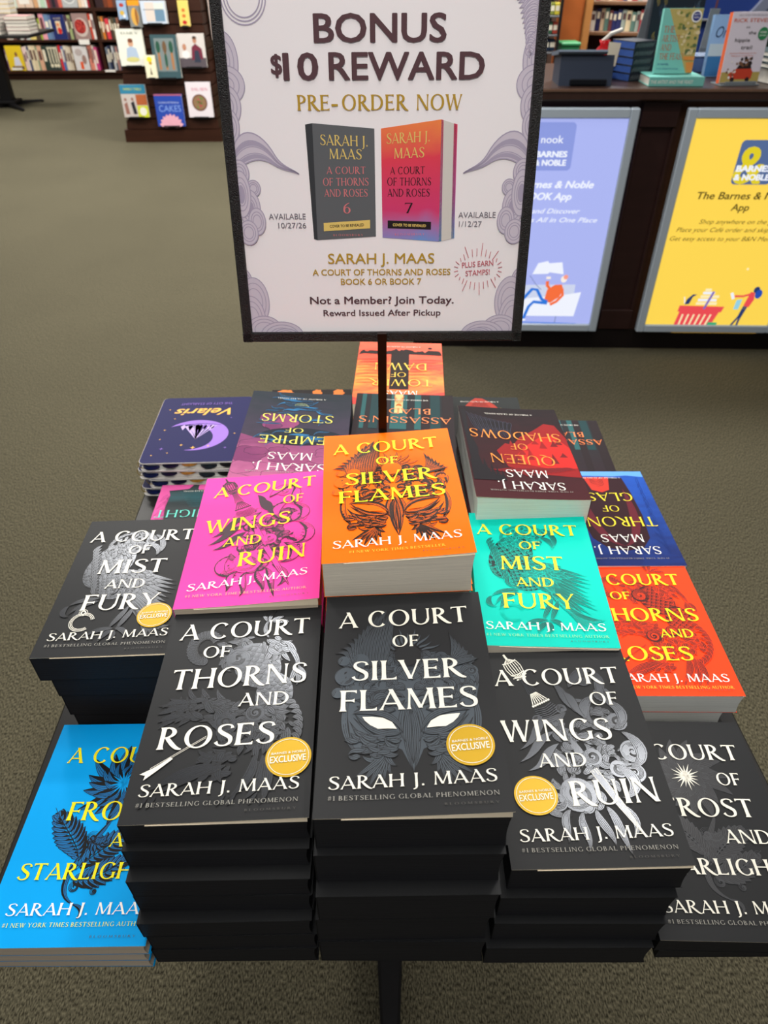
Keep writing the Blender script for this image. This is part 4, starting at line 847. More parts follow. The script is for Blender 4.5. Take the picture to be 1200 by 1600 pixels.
# ---- spiral journals
JW, JL, JT = .160, .203, .0160
navy = mat('journal_navy', (26, 26, 74), .55, spec=.1); jwhite = mat('journal_board', (222, 218, 214), .7); brass = mat('brass_wire', (196, 164, 84), .3, metal=.9)
def rrect(w_, h, r, n=6):
    pts = []
    for cx, cy, a0 in ((w_-r, h-r, 0), (-w_+r, h-r, PI/2), (-w_+r, -h+r, PI), (w_-r, -h+r, 1.5*PI)):
        for i in range(n+1): a = a0+PI/2*i/n; pts.append((cx+r*math.cos(a), cy+r*math.sin(a)))
    return pts
def journal(label, x, y, rz, z, first, seed):
    r = thing('spiral_journal', label, 'journal', (x, y, z), rz, 'spiral journals at the back left corner'); R = random.Random(seed)
    pr = rrect(JW/2, JL/2, .009)
    def slab(z0, z1, ins=0, mi=0, m=None):
        q = rrect(JW/2-ins, JL/2-ins, .009); m.loft([[(a, b_, z0) for a, b_ in q], [(a, b_, z1) for a, b_ in q]], mi)
    m = MB(); slab(JT-.0022, JT-.0004, 0, 1, m); slab(JT-.0004, JT, .0006, 0, m); m.build('front_cover', [navy, jwhite], r)
    m = MB(); slab(.0008, JT-.0030, .006, 0, m); m.build('page_block', [page_white], r)
    m = MB(); slab(0, .0010, 0, 0, m); m.build('back_cover', [jwhite], r)
    cols = [(24, 34, 84), (30, 26, 60), (196, 140, 60), (34, 42, 50), (28, 26, 28)]
    for i, c_ in enumerate(cols):
        tx = .062-.030*i; zz = JT*.22+.0026*(i % 3); m = MB()
        q = [(tx+.0145*math.cos(a), JL/2-.012+.0125*math.sin(a)) for a in [PI*k/12 for k in range(13)]]
        m.loft([[(a, b_, zz) for a, b_ in q], [(a, b_, zz+.0040) for a, b_ in q]]); m.build('divider_tab', [mat('tab_%d' % i, c_, .35, noise=.5, nscale=160)], r)
    for i, c_ in enumerate(((186, 92, 44), (30, 36, 70), (120, 66, 40))):
        ty = .070-.030*i; zz = JT*.45; m = MB()
        q = [(JW/2-.010+.0135*math.cos(a), ty+.0135*math.sin(a)) for a in [-PI/2+PI*k/12 for k in range(13)]]
        m.loft([[(a, b_, zz) for a, b_ in q], [(a, b_, zz+.0014) for a, b_ in q]]); m.build('divider_tab', [mat('side_tab_%d' % i, c_, .4, noise=.5, nscale=160)], r)
    m = MB()
    for k in range(22):
        yy = -JL/2+.012+k*.0086; m.tube([(JW/2-.001+.0062*math.cos(a)-.0015, yy+.0012*a/6, JT/2+.0072*math.sin(a)) for a in [2*PI*i/12 for i in range(13)]], .0006, 5)
    m.build('coil', [brass], r)
    if first:
        S = lambda u, v, e=0: (u, v, JT+e)
        m = MB(); D = Draw(S, m); D.e = .0002
        cx, cy = 4, 22; out = []
        for i in range(41):
            a = math.radians(78+i*(300-78-0)/40*1.12); out.append((cx+54*math.cos(a), cy+46*math.sin(a)))
        inn = []
        for i in range(41):
            t = i/40; a = math.radians(78+i*(300-78)/40*1.12); k = 1-.36*math.sin(PI*t)**.8; inn.append((cx+54*k*math.cos(a)+6*math.sin(PI*t), cy+46*k*math.sin(a)+6*math.sin(PI*t)))
        D.mb.strip([D.P(*p) for p in out], [D.P(*p) for p in inn], 0)
        D.e = .0003
        for i in range(7):
            a = math.radians(90-42+i*14); D.poly([(2, 36), (2-40*math.cos(a)*-1*.9, -2-8*math.sin(a)+4), (2+40*math.cos(a)*.9-6, 0-10*math.sin(a)), (2-1, 34)], 1)
        for i in range(5): a = -24+12*i; D.poly([(a, -4), (a+4, 12-abs(a)*.2), (a+9, -4), (a+4, -10)], 2 if i % 2 else 1)
        D.poly([(-4, -6), (2, 38), (9, -6), (2, -14)], 2)
        D.ribbon([(x_, -12-.004*x_*x_*-1) for x_ in range(-34, 38, 6)], 1.0, 3, False)
        for sx, sy, sr, mi in ((2, 60, 4.5, 4), (-22, 56, 3, 4), (22, 52, 3, 4), (52, 62, 4, 2), (60, 34, 2, 4), (-50, 62, 3, 2), (58, 6, 2.5, 4), (48, -30, 2, 4), (62, -60, 2.2, 4), (40, 74, 2, 4), (-60, 20, 2, 4), (-48, -30, 2, 2), (64, 80, 2, 4)):
            D.poly([(sx+sr*(1 if k % 2 == 0 else .35)*math.cos(k*PI/4), sy+sr*(1 if k % 2 == 0 else .35)*math.sin(k*PI/4)) for k in range(8)], mi)
        m.build('cover_art', [mat('lilac_print', (146, 110, 196), .6, spec=.1), mat('pale_lilac_print', (182, 160, 214), .6, spec=.1), mat('violet_print', (120, 92, 168), .6, spec=.1), navy, mat('star_gold', (226, 172, 66), .42)], r)
        m = MB(); D = Draw(S, m); D.e = .0003; sans(D, 'Velaris', -44, 52, -62, 22, shear=.35, bold=.02); sans(D, 'THE CITY OF STARLIGHT', -44, 46, -82, 7, mi=1, bold=.012)
        m.build('title_lettering', [mat('star_gold', (226, 172, 66), .42), mat('violet_print', (120, 92, 168), .6, spec=.1)], r)
jl = ['spiral journal at the very bottom of the journal pile', 'third spiral journal down, brown and blue divider tabs showing', 'second spiral journal down, just under the crescent moon journal', 'navy spiral journal with a lilac crescent moon, topmost at the back left']
for k in range(4):
    journal(jl[k], -.308+(-.004, .006, -.003, 0)[k], .981+(.000, .002, .001, .001)[k], rad((181, 182.5, 180.5, 182)[k]), Z+k*JT, k == 3, k)

# ---------------------------------------------------------------- framed poster on a pole
st = rad(10.6); sgn = thing('poster_stand', 'black framed white poster on a thin pole rising out of the middle of the table', 'sign', (-.001, .6675, TABLE), 0)
PZ = 1.1055-TABLE; PH = .402
def PS(u, s, e=0): return (u, .0025+s*math.sin(st)-e*math.cos(st), PZ+s*math.cos(st)+e*math.sin(st))
m = MB(); m.box(-.0047, .0047, -.0035, .0035, 0, PZ+.01); m.build('pole', [mat('bronze_pole', (34, 18, 12), .35, metal=.5)], sgn)
m = MB(); m.loft([[PS(x, s, e) for x, e in ((-.012, -.022), (.012, -.022), (.012, -.008), (-.012, -.008))] for s in (.0, .05)]); m.build('bracket', [black_metal], sgn)
fm = mat('hammered_black_frame', (8, 7, 8), .32, spec=.45, bump=1.0, nscale=900)
m = MB(); fw = .0098
def bar(x0, x1, s0, s1):
    m.loft([[PS(x, s, e) for x, e in ((x0, -.008), (x1, -.008), (x1, .003), (x1-.0012, .0045), (x0+.0012, .0045), (x0, .003))] for s in (s0, s1)])
bar(-.1445, -.1445+fw, 0, PH); bar(.1445-fw, .1445, 0, PH)
for s0, s1 in ((0, fw), (PH-fw, PH)):
    m.loft([[PS(x, s, e) for s, e in ((s0, -.008), (s1, -.008), (s1, .003), (s1-.0012, .0045), (s0+.0012, .0045), (s0, .003))] for x in (-.1445, .1445)])
m.build('frame', [fm], sgn)
m = MB(); m.loft([[PS(x, s, e) for x, e in ((-.1355, -.004), (.1355, -.004), (.1355, 0), (-.1355, 0))] for s in (.008, PH-.008)])
ps = m.build('poster', [mat('poster_paper', (238, 232, 235), .6)], sgn)
S = lambda u, v, e=0: PS(u, v, e)
lav = mat('lavender_print', (168, 158, 180), .55); lav2 = mat('pale_lavender_print', (202, 192, 206), .55)
def cut(pts): return [(max(-135.2, min(135.2, x)), max(8.8, y)) for x, y in pts]
for s in (1, -1):
    X = lambda pts: [(s*x, y) for x, y in pts]
    def cloud(cx, cy, rx, ry, ks=(.78, .56), a0=0, a1=2*PI, core=False):
        el = lambda k: cut([(s*(cx+rx*k*math.cos(t)), cy+ry*k*math.sin(t)) for t in [a0+(a1-a0)*i/40 for i in range(41)]])
        D.poly(el(1)[:-1], 1); D.e += .00004; D.ribbon(el(1), .9, 0, False)
        for k in ks: D.ribbon(el(k), .8, 0, False)
        if core: D.poly(el(ks[-1]*.8)[:-1], 0)
        D.e += .00004
    m = MB(); D = Draw(S, m); D.e = .0003
    for cy, rx, ry in ((246, 13, 22), (228, 17, 15), (212, 12, 16), (196, 9, 14)): cloud(138, cy, rx, ry, (.72, .45))
    m.build('cloud_border', [lav, lav2], ps)
    m = MB(); D = Draw(S, m); D.e = .0006
    top = bez([(136, 180), (128, 198), (110, 194), (98, 172)], 12)+bez([(98, 172), (92, 163), (84, 162), (77, 157)], 8)[1:]
    bot = bez([(136, 160), (122, 170), (112, 172), (100, 165)], 12)+bez([(100, 165), (92, 160), (84, 160), (77, 157)], 8)[1:]
    D.mb.strip([D.P(s*x, y) for x, y in top], [D.P(s*x, y) for x, y in bot], 1); D.e += .00004
    for k in (0, .28, .5, .74, 1): D.ribbon([(s*(t[0]*(1-k)+u_[0]*k), t[1]*(1-k)+u_[1]*k) for t, u_ in zip(top, bot)], 1.1 if k in (0, 1) else .8, 0, False)
    for k0, k1 in ((.30, .46), (.78, .94)): D.mb.strip([D.P(s*(t[0]*(1-k0)+u_[0]*k0), t[1]*(1-k0)+u_[1]*k0) for t, u_ in zip(top[:17], bot[:17])], [D.P(s*(t[0]*(1-k1)+u_[0]*k1), t[1]*(1-k1)+u_[1]*k1) for t, u_ in zip(top[:17], bot[:17])], 0)
    D.e += .00006
    for cx, cy, rx, ry in ((133, 158, 9, 11), (121, 145, 6.5, 7), (126, 128, 10, 16), (120, 116, 8, 12), (133, 140, 9, 20), (129, 106, 9, 11)): cloud(cx, cy, rx, ry, (.72, .5), core=ry > 14)
    m.build('wave_scroll', [lav, lav2], ps)
    m = MB(); D = Draw(S, m); D.e = .0003
    for cx, cy, rx, ry in ((138, 58, 8, 14), (130, 40, 15, 24), (134, 22, 14, 24), (122, 12, 18, 14), (104, 6, 22, 14), (100, 4, 14, 9)): cloud(cx, cy, rx, ry)
    m.build('corner_cloud', [lav, lav2], ps)
m = MB(); D = Draw(S, m); D.e = .0003
for r_ in (19, 16.5, 14): D.ring(-116, 292, r_, 1.0, ry=r_*1.05)
m.build('ring_ornament', [lav], ps)
m = MB(); D = Draw(S, m); D.e = .0003
for i in range(13): D.lock([(136, 298-i*4), (130-i*.3, 302-i*4), (124+i*.5, 292-i*3.4), (116+i*1.2, 290-i*3.6)], 6, lines=4, lw=.7, fill=1)
for i in range(9): D.lock([(136-i*5, 306), (128-i*4, 300), (124-i*4, 292), (116-i*2, 288+i*.8)], 5, lines=4, lw=.7, fill=1)
m.build('feather_ornament', [lav, lav2], ps)
m = MB(); D = Draw(S, m); D.e = .0003
for i in range(14): D.lock([(-20+i*11, 396), (-10+i*11, 384), (-30+i*11, 372), (-16+i*11, 362)], 10, lines=5, lw=.8, fill=1)
m.build('crest_ornament', [lav, lav2], ps)
aub = mat('aubergine_lettering', (84, 56, 62), .6); ogold = mat('old_gold_lettering', (178, 142, 44), .6); slate = mat('slate_lettering', (112, 108, 118), .6); dusty = mat('dusty_rose_lettering', (190, 98, 110), .6)
def pl(name, mt, f):
    m = MB(); D = Draw(S, m); D.e = .0009; f(D); m.build(name, [mt], ps)
pl('headline_lettering', aub, lambda D: (sans(D, 'BONUS', -57, 56.5, 259.5, 20.5, 0, bold=.020), sans(D, '$', -96, -87, 236.5, 14.5, 0, bold=.024), sans(D, '10', -85, -55.5, 232, 20, 0, bold=.022), sans(D, 'REWARD', -45, 91, 232, 20.3, 0, bold=.020)))
pl('preorder_lettering', ogold, lambda D: (caps(D, 'PRE', -75, -46, 208.5, 12, 0, bold=1.15), sans(D, '-', -44, -39, 209, 11, 0, bold=.02), caps(D, 'ORDER', -35, 24, 208.5, 12, 0, track=.14, bold=1.15), caps(D, 'NOW', 32, 73, 208.5, 12, 0, bold=1.15)))
pl('series_lettering', ogold, lambda D: (sans(D, 'SARAH J. MAAS', -53, 52, 77, 9.6, 0, bold=.008), sans(D, 'A COURT OF THORNS AND ROSES', -69, 68.5, 66, 5.8, 0, bold=.014), sans(D, 'BOOK 6 OR BOOK 7', -41, 39.5, 57, 5.8, 0, bold=.014)))
pl('footer_lettering', aub, lambda D: (sans(D, 'Not a Member? Join Today.', -73, 73, 38, 7.2, 0, bold=.016), sans(D, 'Reward Issued After Pickup', -60, 60, 26, 6, 0, bold=.012)))
pl('release_date_lettering', slate, lambda D: (sans(D, 'AVAILABLE', -108.5, -73, 118, 5.1), sans(D, '10/27/26', -100, -73, 110, 5)))
pl('release_date_lettering', slate, lambda D: (sans(D, 'AVAILABLE', 74, 110, 118.5, 5.1), sans(D, '1/12/27', 75, 97, 110.5, 5)))
def burst(D):
    sans(D, 'PLUS EARN', 80, 111, 72.5, 5.1, 0, bold=.01, ang=.07); sans(D, 'STAMPS!', 84, 108, 64.5, 5.1, 0, bold=.01, ang=.07)
    for i in range(28):
        a = 2*PI*i/28+.1; r0 = (19 if abs(math.sin(a)) > .55 else 20.5); r1 = 21.5 if i % 3 else 27
        if abs(math.cos(a)) > .93: r0, r1 = 20, 24
        D.ribbon([(96+r0*math.cos(a), 71+r0*.66*math.sin(a)), (96+r1*math.cos(a), 71+r1*.92*math.sin(a))], .6, 0, False)
pl('stamp_burst', dusty, burst)
def quad(D, a, b_, c, d, mi=0): D.poly([a, b_, c, d], mi)
# printed picture of the grey book
m = MB(); D = Draw(S, m); D.e = .0004
quad(D, (-69, 197.5), (-63, 198.5), (-67.5, 99), (-66, 99), 1) if False else quad(D, (-69, 197.5), (-62.5, 198.5), (-62.5, 99), (-69+3, 100), 1)
quad(D, (-62.5, 198.5), (-6, 194), (-5.5, 102), (-62.5, 99), 0); D.e = .0006
quad(D, (-56, 107), (-11, 109.5), (-11, 117), (-56, 114.5), 2)
caps(D, 'SARAH J.', -56, -12, 181, 8.5, 2, -1.5); caps(D, 'MAAS', -48, -18, 169.5, 8.5, 2, -.5); caps(D, 'A COURT', -51, -14.5, 157, 6, 3); caps(D, 'OF THORNS', -55, -12, 147, 6.6, 3); caps(D, 'AND ROSES', -54, -13, 137.5, 6.6, 3); caps(D, '6', -37, -29, 123, 9, 3)
caps(D, 'BLOOMSBURY', -47, -18, 102.6, 1.8, 3, track=.4); sans(D, 'COVER TO BE REVEALED', -50, -17, 110.2, 2.4, 4, bold=.03, ang=.04)
m.build('grey_book_picture', [mat('pewter_print', (92, 94, 98), .55), mat('dark_pewter_print', (52, 54, 58), .55), mat('butter_print', (222, 192, 108), .55), mat('salmon_print', (210, 118, 122), .55), mat('brown_print', (70, 54, 40), .55)], ps)
m = MB(); D = Draw(S, m); D.e = .0004
quad(D, (55, 201), (69, 197), (70.5, 100), (56, 97), 1); quad(D, (66.5, 197.8), (69.8, 197), (71, 100), (68, 99.5), 2); quad(D, (55, 201), (57, 200.4), (58.5, 97.5), (56, 97), 2)
quad(D, (0, 194), (55, 201), (56, 97), (1, 101), 0); D.e = .0006; quad(D, (6, 109.5), (48, 108), (48, 115), (6, 116.5), 3)
caps(D, 'SARAH J.', 5, 45, 181.5, 8.5, 4, 2); caps(D, 'MAAS', 12, 40, 169.5, 8.5, 4, 1); caps(D, 'A COURT', 8.5, 41, 156.5, 6, 3, .5); caps(D, 'OF THORNS', 5.5, 47, 147, 6.6, 3); caps(D, 'AND ROSES', 6, 46, 137.5, 6.6, 3); caps(D, '7', 22, 30, 123, 9, 3)
caps(D, 'BLOOMSBURY', 13, 42, 103, 1.8, 5, track=.4); D.e = .0008; sans(D, 'COVER TO BE REVEALED', 11, 43, 111.4, 2.4, 4, bold=.03, ang=-.035)
m.build('red_book_picture', [grad_mat('rainbow_print', [(.0, (88, 150, 214)), (.3, (206, 62, 110)), (.7, (222, 66, 84)), (1, (246, 150, 70))], 'Z', PZ+.088, PZ+.205, .55, .25, 14), mat('print_paper', (206, 200, 194), .55),
    grad_mat('rainbow_edge_print', [(0, (80, 160, 220)), (.35, (190, 90, 160)), (1, (220, 70, 96))], 'Z', PZ+.095, PZ+.2, .55), mat('black_print', (30, 20, 26), .55), mat('butter_print', (222, 192, 108), .55), mat('rose_print', (230, 120, 130), .55)], ps)

# ================================================================ the shop behind the table
_p, _r = math.radians(39.2), math.radians(.3)
def at(px, py, Y):
    """point of the room at distance Y seen at px, py -> (x, height)"""
    X = Vector((1, 0, 0)); F = Vector((0, math.cos(_p), -math.sin(_p))); Dn = Vector((0, -math.sin(_p), -math.cos(_p)))
    X2 = X*math.cos(_r)+Dn*math.sin(_r); D2 = -X*math.sin(_r)+Dn*math.cos(_r)
    d = X2*(px-600)/1070+D2*(py-800)/1070+F; k = Y/d.y
    return d.x*k, EYE+d.z*k

# ---- service counter
ca = rad(-2.0); ct = thing('service_counter', 'dark brown panelled service counter on the right behind the sign', 'counter', (.64, 2.93, 0), ca)
CT = 1.035
m = MB(); m.box(-.52, 2.3, .03, .70, .09, CT-.045); m.build('cabinet_body', [counter_wood], ct)
m = MB(); m.bbox(-.55, 2.33, -.02, .73, CT-.04, CT, .006); m.build('countertop', [wood_mat('counter_laminate', (48, 33, 28), (62, 44, 37), (30, 3, 3), .32)], ct)
m = MB(); m.bbox(-.56, 2.34, -.0235, -.0205, CT-.010, CT-.001, .0008); m.build('edge_band', [edge_wood], ct)
m = MB(); m.box(-.50, 2.28, .02, .68, 0, .089); m.build('plinth', [mat('black_plinth', (20, 14, 14), .5)], ct)
for x0, x1 in ((-.52, -.26), (.335, .475), (1.14, 1.28), (1.9, 2.3)):
    m = MB(); m.bbox(x0, x1, .012, .029, .095, .185, .002); m.build('bottom_rail', [counter_wood], ct)
    m = MB(); m.bbox(x0, x1, .012, .029, .905, CT-.045, .002); m.build('top_rail', [counter_wood], ct)
    m = MB(); m.bbox(x0, x0+.012, .016, .0295, .186, .904, .002); m.bbox(x1-.012, x1, .016, .0295, .186, .904, .002); m.build('stile', [counter_wood], ct)

alu = mat('brushed_aluminium', (186, 198, 210), .4, metal=.2); EM = .92
def lit(name, rgb, k=EM): return mat('lit_'+name, rgb, .5, emit=k)
def light_box(label, x, wd, cname, rgb):
    b = thing('light_box_sign', label, 'sign', (x, 2.93-(x-.64)*.035-.004, .102), ca)
    H = .873; f = .034
    m = MB()
    for x0, x1, z0, z1 in ((0, f, 0, H), (wd-f, wd, 0, H), (f, wd-f, 0, f), (f, wd-f, H-f, H)): m.bbox(x0, x1, -.030, .0, z0, z1, .004)
    m.build('frame', [alu], b)
    m = MB(); m.box(f, wd-f, -.018, -.012, f, H-f); p = m.build('lit_panel', [lit(cname, rgb)], b)
    return b, p, (lambda u, v, e=0: (u-x, -.0182-e, v-.102))
lb, lp, S = light_box('purple-blue backlit app sign, half hidden behind the white poster', .349, .606, 'periwinkle', (172, 182, 242))
m = MB(); D = Draw(S, m); D.e = .0006
zc = lambda z: (EYE+z)*1000
D.poly([(u+652, v+zc(-.575)) for u, v in rrect(80, 83, 16)], 1); D.e = .0012
sans(D, 'nook', 606, 690, zc(-.562), 26, 0, bold=.01); sans(D, 'BARNES', 594, 711, zc(-.610), 20, 0, bold=.05); sans(D, '& NOBLE', 592, 711, zc(-.640), 20, 0, bold=.05)
m.build('lit_app_icon', [lit('white', (240, 244, 255)), lit('periwinkle_tile', (140, 154, 222))], lp); m = MB(); D = Draw(S, m); D.e = .0012
sans(D, 'The Barnes & Noble', 471, 833, zc(-.721), 26, 0, shear=.25, bold=.035); sans(D, 'NOOK App', 551, 753, zc(-.765), 26, 0, shear=.25, bold=.035)
sans(D, 'Listen and Discover', 507, 797, zc(-.817), 19, 0, shear=.35, bold=.01); sans(D, 'Audiobooks All in One Place', 432, 872, zc(-.851), 19, 0, shear=.35, bold=.01)
m.build('lit_lettering', [lit('white', (240, 244, 255)), lit('periwinkle_tile', (140, 154, 222))], lp)
m = MB(); D = Draw(S, m); D.e = .0006
q = lambda cx, cy: (639+(cx-95)*.86, zc(-1.065-(cy-835)*.00095))
def QP(pts, mi): D.poly([q(*p) for p in pts], mi); D.e += .00006
def QR(pts, w_, mi): D.ribbon([q(*p) for p in pts], w_, mi, False); D.e += .00006
QP([(-60, 885), (318, 880), (318, 985), (-60, 990)], 1); QP([(-60, 960), (290, 925), (352, 915), (335, 1030), (-60, 1030)], 0); QR([(245, 1030), (242, 1064)], 3, 4); QR([(40, 1060), (352, 1066)], 4, 2)
QP([(180, 905), (215, 882), (250, 880), (262, 905), (245, 940), (205, 966), (172, 960)], 3); QR([(176, 865), (178, 885), (195, 902), (225, 895)], 14, 3); QR([(255, 900), (262, 930), (235, 960), (205, 975)], 12, 3)
D.disc(*q(256, 856), 13, 15, 5, 16); D.e += .0001; D.disc(*q(264, 846), 10, 10, 6, 14); D.e += .0001
QR([(190, 962), (160, 950), (130, 905), (105, 902), (60, 955)], 13, 2); QR([(190, 968), (120, 962), (98, 985), (78, 1045)], 13, 2); QR([(60, 1050), (90, 1048)], 9, 0)
QP([(96, 834), (118, 785), (165, 775), (172, 785), (235, 780), (250, 834), (180, 825), (172, 832)], 0); QR([(168, 850), (190, 850)], 10, 5); QR([(85, 840), (120, 880), (150, 905)], 2.5, 4)
m.build('lit_illustration', [lit('white', (240, 244, 255)), lit('cool_grey', (206, 214, 238)), lit('azure', (46, 120, 220)), lit('tangerine', (246, 112, 62)), lit('slate', (110, 124, 170)), lit('cream_skin', (250, 238, 228)), lit('peach', (250, 160, 140))], lp)

lb, lp, S = light_box('yellow backlit app sign at the right edge, with a red basket picture', 1.132, .606, 'sunflower', (255, 216, 84))
m = MB(); D = Draw(S, m); D.e = .0006
D.poly([(u+1437, v+zc(-.628)) for u, v in rrect(76, 78, 16)], 1); D.e = .0010; sans(D, '&', 1366, 1470, zc(-.70), 130, 2, bold=.03); D.e = .0014
sans(D, 'BARNES', 1369, 1500, zc(-.659), 21, 0, bold=.05); sans(D, '& NOBLE', 1369, 1503, zc(-.690), 21, 0, bold=.05)
m.build('lit_app_icon', [lit('white', (240, 244, 255)), lit('steel_blue_tile', (84, 106, 150)), lit('chartreuse', (226, 206, 40))], lp); m = MB(); D = Draw(S, m); D.e = .0014
sans(D, 'The Barnes & Noble', 1246, 1624, zc(-.760), 27, 3, shear=.12, bold=.02); sans(D, 'App', 1393, 1463, zc(-.803), 26, 3, shear=.12, bold=.02)
sans(D, 'Shop anywhere on the go.', 1282, 1592, zc(-.854), 18, 3, shear=.3); sans(D, 'Place your Café order and skip the line.', 1199, 1672, zc(-.886), 18, 3, shear=.3); sans(D, 'Get easy access to your B&N Membership.', 1182, 1688, zc(-.921), 18, 3, shear=.3)
m.build('lit_lettering', [lit('white', (240, 244, 255)), lit('steel_blue_tile', (84, 106, 150)), lit('chartreuse', (226, 206, 40)), lit('olive_text', (110, 92, 36), .6)], lp)
m = MB(); D = Draw(S, m); D.e = .0006
q = lambda cx, cy: (1297+(cx-745)*.81, zc(-1.197-(cy-970)*.00098))
QP([(740, 1098), (1200, 1098), (1200, 1078), (740, 1088)], 6)
QP([(745, 970), (985, 974), (975, 1000), (742, 998)], 0); QP([(752, 998), (965, 998), (925, 1094), (735, 1090)], 0)
for i in range(6): QR([(775+i*30, 1010), (763+i*28, 1078)], 7, 1)
QP([(922, 1046), (972, 1048), (966, 1092), (908, 1090)], 2)
for i, (x0, x1, y) in enumerate(((828, 938, 960), (834, 932, 944), (842, 940, 928), (850, 912, 912), (858, 890, 898))): QR([(x0, y), (x1, y)], 11, 3 if i % 2 else 1)
QR([(905, 905), (878, 985)], 10, 4); QP([(768, 965), (775, 940), (800, 918), (822, 918), (802, 930), (792, 962)], 5); QR([(758, 930), (768, 960)], 4, 3)
D.disc(*q(1126, 897), 13, 15, 5, 16); D.e += .0001; D.disc(*q(1142, 915), 15, 20, 7, 16); D.e += .0001
QP([(1098, 905), (1120, 908), (1128, 940), (1112, 975), (1082, 968)], 0); QR([(1100, 915), (1065, 925), (1020, 925)], 9, 0); QR([(1000, 910), (1018, 938)], 12, 3); QP([(1038, 942), (1066, 938), (1060, 985), (1034, 985)], 8)
QR([(1088, 970), (1075, 1020), (1028, 1092)], 9, 5); QR([(1100, 972), (1082, 1030), (1076, 1092)], 9, 5)
for p in ((1160, 752), (1042, 805)): D.disc(*q(*p), 5, 5, 1, 12)
m.build('lit_illustration', [lit('coral', (236, 78, 84)), lit('pale_butter', (255, 240, 190)), lit('jade', (60, 170, 120)), lit('white', (240, 244, 255)), lit('violet', (130, 110, 190)), lit('navy', (40, 60, 110)), lit('amber_floor', (220, 168, 40)), lit('royal_blue', (40, 80, 180)), lit('ice_blue', (150, 210, 230))], lp)

def cname(c):
    r_, g, b_ = c; mx, mn = max(c), min(c)
    if mx < 62: return 'black'
    if mx-mn < 26: return 'white' if mn > 190 else ('grey' if mn > 80 else 'dark')
    if r_ >= g >= b_: return ('cream' if mn > 150 else 'tan' if mn > 100 else ('yellow' if g > .75*r_ and r_ > 150 else ('orange' if g > .4*r_ and r_ > 150 and b_ < 90 else ('red' if g < .42*r_ else 'brown')))) if b_ < r_*.95 else 'pale'
    if r_ >= b_ >= g: return 'pink' if r_ > 150 else 'plum'
    if b_ >= r_ and b_ >= g: return 'navy' if mx < 110 else 'blue'
    return 'green'
ordn = ['first', 'second', 'third', 'fourth', 'fifth', 'sixth', 'seventh', 'eighth', 'ninth', 'tenth']
# ---- generic hardbacks and boxes for the background
def std_book(name, label, cat, w_, h, d, crgb, loc, rx=0, rz=0, group=None, pages=(214, 208, 196), spine=None):
    """standing book, front facing -y, lower edge on loc"""
    r = thing(name, label, cat, loc, 0, group); r.rotation_euler = (rx, 0, rz)
    c = MB(); c.bbox(-w_/2, w_/2, -d/2, -d/2+.002, 0, h, .0006); c.bbox(-w_/2, w_/2, d/2-.002, d/2, 0, h, .0006); c.box(-w_/2, -w_/2+.002, -d/2+.0006, d/2-.0006, 0, h, 1)
    c.build('cover', [mat('bg_cover_%d_%d_%d' % crgb, crgb, .4), mat('bg_cover_%d_%d_%d' % (spine or crgb), spine or crgb, .4)], r)
    p = MB(); p.box(-w_/2+.0025, w_/2-.003, -d/2+.0022, d/2-.0022, .003, h-.003); p.build('page_block', [pages_mat('shop_page_edges', pages)if 'shop_page_edges' not in MC else MC['shop_page_edges']], r)
    return r, (lambda u, v, e=0: (u, -d/2-e, v))
def inkset(*cs): return [mat('print_%d_%d_%d' % c, c, .5) for c in cs]
def spine_book(name, label, w_, h, d, crgb, loc, group, rz=0, tilt=0, band=None, flat=False, pages=(206, 200, 188), cat='book'):
    """one shelved book: rounded spine, boards, page block, title band, in one mesh"""
    m = MB(); a = w_/2
    pr = [(-a, d), (-a, .004), (-a*.75, .0015), (0, 0), (a*.75, .0015), (a, .004), (a, d)]
    inn = [(a-.002, d), (a-.002, .006), (-a+.002, .006), (-a+.002, d)]
    m.loft([[(x, y, z) for x, y in pr+inn] for z in (0, h)], 0)
    m.box(-a+.0021, a-.0021, .006, d-.003, .003, h-.004, 1)
    bz = band or (.55, .85)
    m.strip([(-a*.6, .0012, h*bz[0]), (-a*.6, .0012, h*bz[1])], [(a*.6, .0012, h*bz[0]), (a*.6, .0012, h*bz[1])], 2)
    n0 = len(m.v)-4; m.v[n0:] = [(x, -.0006, z) for x, y, z in m.v[n0:]]
    lum = sum(crgb)/3; ink = (225, 214, 190) if lum < 140 else (90, 60, 60)
    o = m.build(name, [mat('bg_cover_%d_%d_%d' % crgb, crgb, .45), MC.get('shop_page_edges') or pages_mat('shop_page_edges', (206, 200, 188)), mat('print_%d_%d_%d' % ink, ink, .5)])
    o.location = loc; o.rotation_euler = (0, tilt, rz)
    if flat: o.rotation_euler = (0, PI/2, rz)
    return tag(o, label, cat, group)

# ---- things on the counter
def lying(label, x, y, z, w_, l, t_, crgb, rz, pages=(200, 196, 186), group=None, front=None, spine_txt=None):
    r = thing('hardcover_book', label, 'book', (x, y, z), rz, group)
    m = MB(); m.bbox(-w_/2, w_/2, -l/2, l/2, t_-.0025, t_, .0008); m.bbox(-w_/2, w_/2, -l/2, l/2, 0, .0025, .0008); m.box(-w_/2, w_/2, -l/2, -l/2+.0025, .0008, t_-.0008, 0)
    m.build('cover', [mat('bg_cover_%d_%d_%d' % crgb, crgb, .4)], r)
    m = MB(); m.box(-w_/2+.003, w_/2-.003, -l/2+.003, l/2-.003, .0027, t_-.0027); m.build('page_block', [mat('pg_%d_%d_%d' % pages, pages, .8, noise=.2, nscale=80)], r)
    if spine_txt:
        m = MB(); D = Draw(lambda u, v, e=0: (u, -l/2-e, v), m); D.e = .0006; sans(D, *spine_txt); m.build('spine_lettering', inkset((236, 232, 220)), r)
    return r
